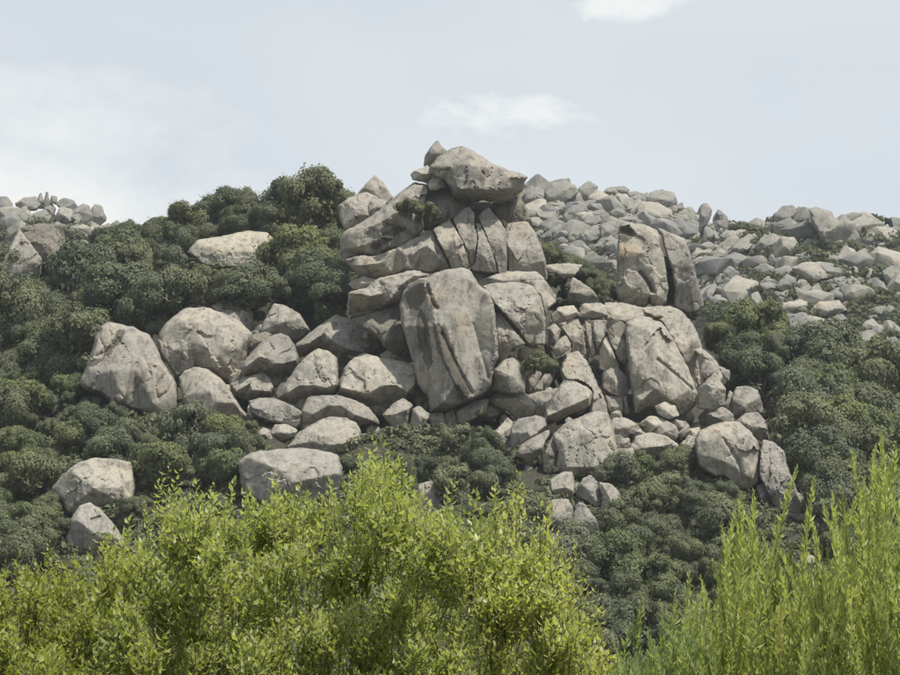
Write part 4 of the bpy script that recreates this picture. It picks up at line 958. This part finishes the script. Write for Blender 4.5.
# ------------------------------------------------------------------ leafy shrubs close to the viewer
def leaves6(base, tip_dir, side, length, width, fold):
    """pointed oval leaves folded along the midrib: 4 triangles each"""
    up = np.cross(side, tip_dir)
    mid = base + tip_dir * (length * 0.45)[:, None]
    l = mid + side * (width * 0.5)[:, None] + up * (fold * width)[:, None]
    r = mid - side * (width * 0.5)[:, None] + up * (fold * width)[:, None]
    tip = base + tip_dir * length[:, None] - up * (0.1 * length)[:, None]
    n = len(base)
    V = np.stack([base, l, tip, r, mid], 1).reshape(-1, 3)
    k = (np.arange(n) * 5)[:, None]
    F = np.concatenate([k + np.array([[0, 4, 1]]), k + np.array([[4, 2, 1]]), k + np.array([[0, 3, 4]]), k + np.array([[3, 2, 4]])])
    return V, F
def multi_tube(paths, r0, r1, sides=4):
    V = []; F = []
    for path, a_, b_ in zip(paths, r0, r1):
        n = len(path); v, f = tube(path, [a_ + (b_ - a_) * i / (n - 1) for i in range(n)], sides)
        o = len(V); V += v; F += [tuple(i + o for i in q) for q in f]
    return V, F
def shrub(label, x0, x1, Y0, Y1, skyline, n_shoots, mat, seed, tops, leaf=0.039, name='leafy_shrub', tone=0.5):
    """many upright leafy shoots from one root; skyline = (px, py) of the upper outline, tops = extra shoots"""
    rng = np.random.default_rng(seed)
    sx = np.array([p[0] for p in skyline], float); sy = np.array([p[1] for p in skyline], float)
    Ym = (Y0 + Y1) / 2
    root = P((x0 + x1) / 2, 690, Ym); root.z = 0.0
    paths = []; ra = []; rb = []
    BL = []; DL = []; SL = []; LL = []; WL = []; TN = []
    shoots = [(px, py, Ym + rng.uniform(-0.45, 0.35), True) for px, py in tops] + [(px + rng.normal(0, 6), py + abs(rng.normal(14, 12)), Ym + rng.uniform(-0.6, 0.5), True) for px, py in tops for _ in range(2)]
    shoots = [t + ((0.0, 0.0), 0.15) for t in shoots]
    ncl = n_shoots // 17
    for k in range(ncl):                         # branch masses, each a fan of leafy shoots
        cxp = rng.uniform(x0, x1); top = np.interp(cxp, sx, sy) + 20 * mnoise.noise(Vector((cxp / 21.0, seed, 0)))
        dep = rng.random() ** 1.15; cyp = top + 14 + dep * (745 - top); cY = rng.uniform(Y0, Y1) - 0.5 * dep
        rx_, ry_ = rng.uniform(13, 26), rng.uniform(10, 20)
        for m in range(int(rng.uniform(16, 34))):
            ox, oy, oz = rng.normal(0, 0.6, 3)
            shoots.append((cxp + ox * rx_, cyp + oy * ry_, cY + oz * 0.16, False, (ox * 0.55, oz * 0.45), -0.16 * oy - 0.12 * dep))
    for k in range(n_shoots // 3):               # shoots deeper inside, their shade painted by a lower tone
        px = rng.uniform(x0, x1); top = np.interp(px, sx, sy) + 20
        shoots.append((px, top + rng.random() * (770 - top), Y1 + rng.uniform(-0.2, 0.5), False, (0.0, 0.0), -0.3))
    for px, py, Y, ext, (lx, ly), dt in shoots:
        tip = np.array(P(px, py, Y)); ln = rng.uniform(0.20, 0.36) if ext else rng.uniform(0.12, 0.22)
        sg_ = 0.1 if ext else 0.38
        lean = np.array([rng.normal(lx, sg_ * 0.6), rng.normal(ly - 0.08, sg_ * 0.6), 1.0]); lean /= np.linalg.norm(lean)
        ph = rng.uniform(0, 6.28); bend = np.array([math.cos(ph), math.sin(ph), 0]) * rng.uniform(0.01, 0.05)
        def at(t): return tip - lean * ln * (1 - t) + bend * (t * t - 1) * 1.0
        paths.append([tuple(at(t)) for t in (0, 0.35, 0.7, 1.0)]); ra.append(0.0035); rb.append(0.0011)
        sz = rng.uniform(0.8, 1.15) * leaf
        n = int(ln / 0.0135)
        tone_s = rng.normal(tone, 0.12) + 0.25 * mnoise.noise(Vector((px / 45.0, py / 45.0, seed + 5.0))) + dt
        for i in range(n):
            t = 0.06 + 0.94 * i / n
            a_ = ph + i * 2.4 + rng.normal(0, 0.3); el = rng.normal(0.55, 0.3) + 0.35 * max(0, t - 0.75) / 0.25
            d = np.array([math.cos(a_) * math.cos(el), math.sin(a_) * math.cos(el), math.sin(el)])
            s_ = np.array([-math.sin(a_), math.cos(a_), 0]) + rng.normal(0, 0.25, 3); s_ -= d * (s_ @ d); s_ /= np.linalg.norm(s_)
            L_ = sz * rng.uniform(0.75, 1.2) * (1.0 if t < 0.8 else 1.0 - 0.6 * (t - 0.8) / 0.2)
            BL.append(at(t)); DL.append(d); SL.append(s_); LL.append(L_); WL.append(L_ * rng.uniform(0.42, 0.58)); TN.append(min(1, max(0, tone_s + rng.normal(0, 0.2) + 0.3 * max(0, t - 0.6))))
    # the woody frame below
    woods = []; zz = np.array([p_[0][2] for p_ in paths]); low = np.nonzero(zz < np.quantile(zz, 0.3))[0]
    for k in range(26):
        j = low[rng.integers(len(low))]; e = np.array(paths[j][0]); b_ = np.array([root.x + rng.normal(0, 0.12), root.y + rng.normal(0, 0.12), -0.03])
        woods.append([tuple(b_ + (e - b_) * t + np.array([0, 0, 0.12 * math.sin(3.14 * t)])) for t in (0, 0.25, 0.5, 0.75, 1.0)])
    o = link(name, None, None, (root.x, root.y, 0)); org = np.array([root.x, root.y, 0.0])
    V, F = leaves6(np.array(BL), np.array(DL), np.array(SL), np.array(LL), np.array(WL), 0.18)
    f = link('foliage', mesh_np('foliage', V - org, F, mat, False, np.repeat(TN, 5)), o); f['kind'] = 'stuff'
    V, F = multi_tube(paths, ra, rb, 3); link('twigs', mesh_np('twigs', np.array(V) - org, F, TWIG, True), o)['kind'] = 'stuff'
    V, F = multi_tube(woods, [0.016] * 26, [0.004] * 26, 5); link('stems', mesh_np('stems', np.array(V) - org, F, BARK, True), o)
    tag(o, label, 'shrub', 'leafy shrubs in front of the hill')
    return o
shrub('broad yellow-green leafy shrub with upright shoots in front of the hill', 95, 500, 8.3, 10.6,
      [(90, 580), (110, 555), (135, 528), (150, 510), (175, 494), (215, 500), (250, 497), (300, 488), (345, 484), (368, 466), (390, 464), (410, 490), (450, 500), (490, 506), (510, 535)], 3300, LEAF_SHRUB, 21,
      [(172, 460), (180, 468), (160, 478), (196, 478), (214, 482), (236, 476), (250, 486), (276, 470), (300, 478), (330, 476), (352, 470), (362, 448), (374, 438), (381, 436), (390, 446), (404, 462), (410, 474), (425, 488), (455, 480), (446, 494), (475, 488), (495, 480), (130, 515), (144, 500), (385, 455), (368, 456)], tone=0.55)
shrub('narrow yellow-green leafy shrub beside the broad one, thinning towards the oak scrub', 478, 606, 8.6, 10.2,
      [(470, 535), (490, 528), (520, 525), (540, 545), (555, 570), (575, 600), (590, 625), (606, 650)], 900, LEAF_SHRUB, 22,
      [(495, 482), (518, 470), (522, 486), (540, 492), (548, 510), (535, 515), (505, 500), (575, 540), (570, 556), (585, 566), (560, 530), (598, 622)], tone=0.5)
shrub('low olive-green leafy shrub at the side of the broad bright one', -60, 150, 8.0, 10.0,
      [(-60, 560), (0, 556), (40, 552), (80, 560), (110, 545), (150, 540)], 1150, LEAF_OLIVE, 23, [(20, 548), (50, 540), (75, 552), (100, 530), (115, 525), (5, 560)], tone=0.5)

shrub('olive-green leafy shrub growing past the low olive one', -420, -70, 8.2, 10.2, [(-420, 575), (-300, 545), (-180, 560), (-70, 565)], 900, LEAF_OLIVE, 24, [(-300, 530), (-200, 545), (-120, 550)], tone=0.5)
# ------------------------------------------------------------------ spiky upright plants
def spiky(label, spikes, mat, seed, Ym, dry=None, needle=0.040):
    rng = np.random.default_rng(seed)
    xm = np.mean([s_[0] for s_ in spikes]); root = P(xm, 690, Ym); root.z = 0
    BL = []; DL = []; SL = []; LL = []; WL = []; TN = []; paths = []; ra = []; rb = []
    def one(px, py, Y, ln, BL, DL, SL, LL, WL, TN, w=1.0):
        tip = np.array(P(px, py, Y)); lean = np.array([rng.normal(0, 0.08), rng.normal(0, 0.1), 1.0]); lean /= np.linalg.norm(lean)
        bend = np.array([rng.normal(0, 0.06), rng.normal(0, 0.06), 0])
        def at(t): return tip - lean * ln * (1 - t) + bend * (t * t - 1)
        paths.append([tuple(at(t)) for t in (0, 0.3, 0.6, 0.85, 1.0)]); ra.append(0.0035); rb.append(0.001)
        n = int(ln / 0.0032); ts = rng.normal(getattr(one, 'tone', 0.5), 0.13)
        for i in range(n):
            t = i / n
            a_ = i * 2.399 + rng.normal(0, 0.35); el = rng.normal(0.68, 0.24) + 0.35 * t
            d = np.array([math.cos(a_) * math.cos(el), math.sin(a_) * math.cos(el), math.sin(el)])
            s_ = np.array([-math.sin(a_), math.cos(a_), 0]) + rng.normal(0, 0.15, 3); s_ -= d * (s_ @ d); s_ /= np.linalg.norm(s_)
            L_ = needle * w * rng.uniform(0.7, 1.2) * min(1.0, 0.35 + (1 - t) * 3.5)
            BL.append(at(t)); DL.append(d); SL.append(s_); LL.append(L_); WL.append(L_ * 0.27); TN.append(min(1, max(0, ts + rng.normal(0, 0.12) + 0.3 * t)))
    for px, py, tn_ in [(p[0], p[1], p[2] if len(p) > 2 else 0.72) for p in spikes]:
        one.tone = tn_
        one(px, py, Ym + rng.uniform(-0.7, 0.7), rng.uniform(0.35, 0.7), BL, DL, SL, LL, WL, TN)
    o = link('spiky_plant', None, None, (root.x, root.y, 0)); org = np.array([root.x, root.y, 0.0])
    V, F = leaves6(np.array(BL), np.array(DL), np.array(SL), np.array(LL), np.array(WL), 0.1)
    link('foliage', mesh_np('foliage', V - org, F, mat, False, np.repeat(TN, 5)), o)['kind'] = 'stuff'
    if dry:
        Q_ = [[], [], [], [], [], []]; one(dry[0], dry[1], Ym - 0.75, 0.2, *Q_, w=1.0)
        V, F = leaves6(np.array(Q_[0]), np.array(Q_[1]), np.array(Q_[2]), np.array(Q_[3]), np.array(Q_[4]), 0.1)
        d_ = link('dry_spike', mesh_np('dry_spike', V - org, F, LEAF_DRY, False, np.repeat(Q_[5], 5)), o); d_['label'] = 'withered yellow spike'
    V, F = multi_tube(paths, ra, rb, 3); link('twigs', mesh_np('twigs', np.array(V) - org, F, TWIG, True), o)['kind'] = 'stuff'
    woods = []
    zz = np.argsort([p_[0][2] for p_ in paths])
    for k in range(min(22, len(paths))):
        e = np.array(paths[zz[k]][0]); b_ = np.array([root.x + rng.normal(0, 0.08), root.y + rng.normal(0, 0.08), -0.03])
        woods.append([tuple(b_ + (e - b_) * t) for t in (0, 0.33, 0.66, 1.0)])
    V, F = multi_tube(woods, [0.012] * len(woods), [0.004] * len(woods), 5); link('stems', mesh_np('stems', np.array(V) - org, F, BARK, True), o)
    tag(o, label, 'plant', 'spiky plants in front of the hill')
sr = random.Random(4)
def fill(x0, x1, sky_, n):
    sx = [p[0] for p in sky_]; sy = [p[1] for p in sky_]; out = []
    for _ in range(n):
        x = sr.uniform(x0, x1); t = float(np.interp(x, sx, sy)); d_ = sr.random() ** 1.3; out.append((x, t + d_ * (745 - t), 0.52 - 0.3 * d_))
    return out
spiky('pale green spiky plant thinning out beside the narrow leafy shrub', [(632, 622), (643, 598), (655, 640), (667, 612), (612, 640), (660, 600), (676, 590), (648, 628)] + fill(610, 700, [(610, 668), (650, 640), (690, 610)], 130), LEAF_NEEDLE, 31, 7.8)
spiky('tall pale spiky plant with long upright stems before the long slab', [(722, 524), (737, 500), (741, 492), (754, 490), (760, 530), (735, 512), (748, 538), (700, 575), (712, 560), (690, 572), (772, 540), (728, 545), (744, 520), (756, 512), (705, 590), (718, 580), (765, 560), (780, 566)] + fill(685, 790, [(685, 610), (720, 585), (760, 570), (790, 590)], 150), LEAF_NEEDLE, 32, 8.0, dry=(781, 603))
spiky('dark bushy spiky plant with drooping shoots behind the pale ones', fill(715, 870, [(715, 545), (740, 528), (780, 535), (870, 540)], 150), LEAF_NEEDLE_D, 33, 9.3, needle=0.036)
spiky('bright spiky plant crowded with tall thin shoots below the wooded slope', [(798, 466), (815, 477), (832, 490), (840, 486), (852, 450), (858, 495), (870, 492), (880, 432), (873, 455), (892, 506), (896, 442), (886, 470), (905, 450), (864, 478), (822, 500), (845, 520), (876, 444), (884, 452), (893, 460), (868, 500), (850, 512), (836, 530), (812, 520), (805, 540), (899, 480), (889, 490)] + fill(790, 930, [(790, 580), (830, 555), (880, 520), (930, 505)], 190), LEAF_NEEDLE, 34, 7.9)

spiky('leafy spiky plant continuing the row beyond the bright one', fill(930, 1320, [(930, 500), (1050, 470), (1180, 510), (1320, 540)], 210), LEAF_NEEDLE, 35, 8.1)
# bushes at the foot of the hill
for k in range(34):
    X_ = -46 + 92 * k / 33 + tr.uniform(-1.2, 1.2); Y_ = tr.uniform(118, 141); kd = tr.choice([OAK, OAK, GREY, LIGHT])
    cm, tm = tr.choice(kd); R_ = tr.uniform(1.8, 2.9)
    e = link('oak_bush', None, None, (X_, Y_, float(terrain(X_, Y_)))); e.scale = (R_, R_, R_ * 1.05); e.rotation_euler = (0, 0, tr.uniform(0, 6.28))
    link('trunk', tm, e); link('crown', cm, e)
    tag(e, 'low oak bush on the flat ground at the foot of the hill', 'bush', 'oak bushes at the foot of the hill')

# ------------------------------------------------------------------ summer haze
bm = bmesh.new(); bmesh.ops.create_cube(bm, size=1.0)
me = bpy.data.meshes.new('haze'); bm.to_mesh(me); bm.free()
zt = float(GZ.max()) + 12
hz, nt = new_mat('haze_air')
pv = N(nt, 'ShaderNodeVolumePrincipled'); pv.inputs['Color'].default_value = (0.86, 0.91, 0.96, 1); pv.inputs['Density'].default_value = 0.0002; pv.inputs['Anisotropy'].default_value = 0.2
nt.links.new(pv.outputs[0], N(nt, 'ShaderNodeOutputMaterial').inputs['Volume'])
me.materials.append(hz)
hb = link('haze', me); z0 = float(GZ.min()) - 1.0
hb.scale = (6100, 5100, zt - z0); hb.location = (0, 1000, (zt + z0) / 2)
tag(hb, 'thin pale summer haze over the hill and ridges', None, None, 'stuff')
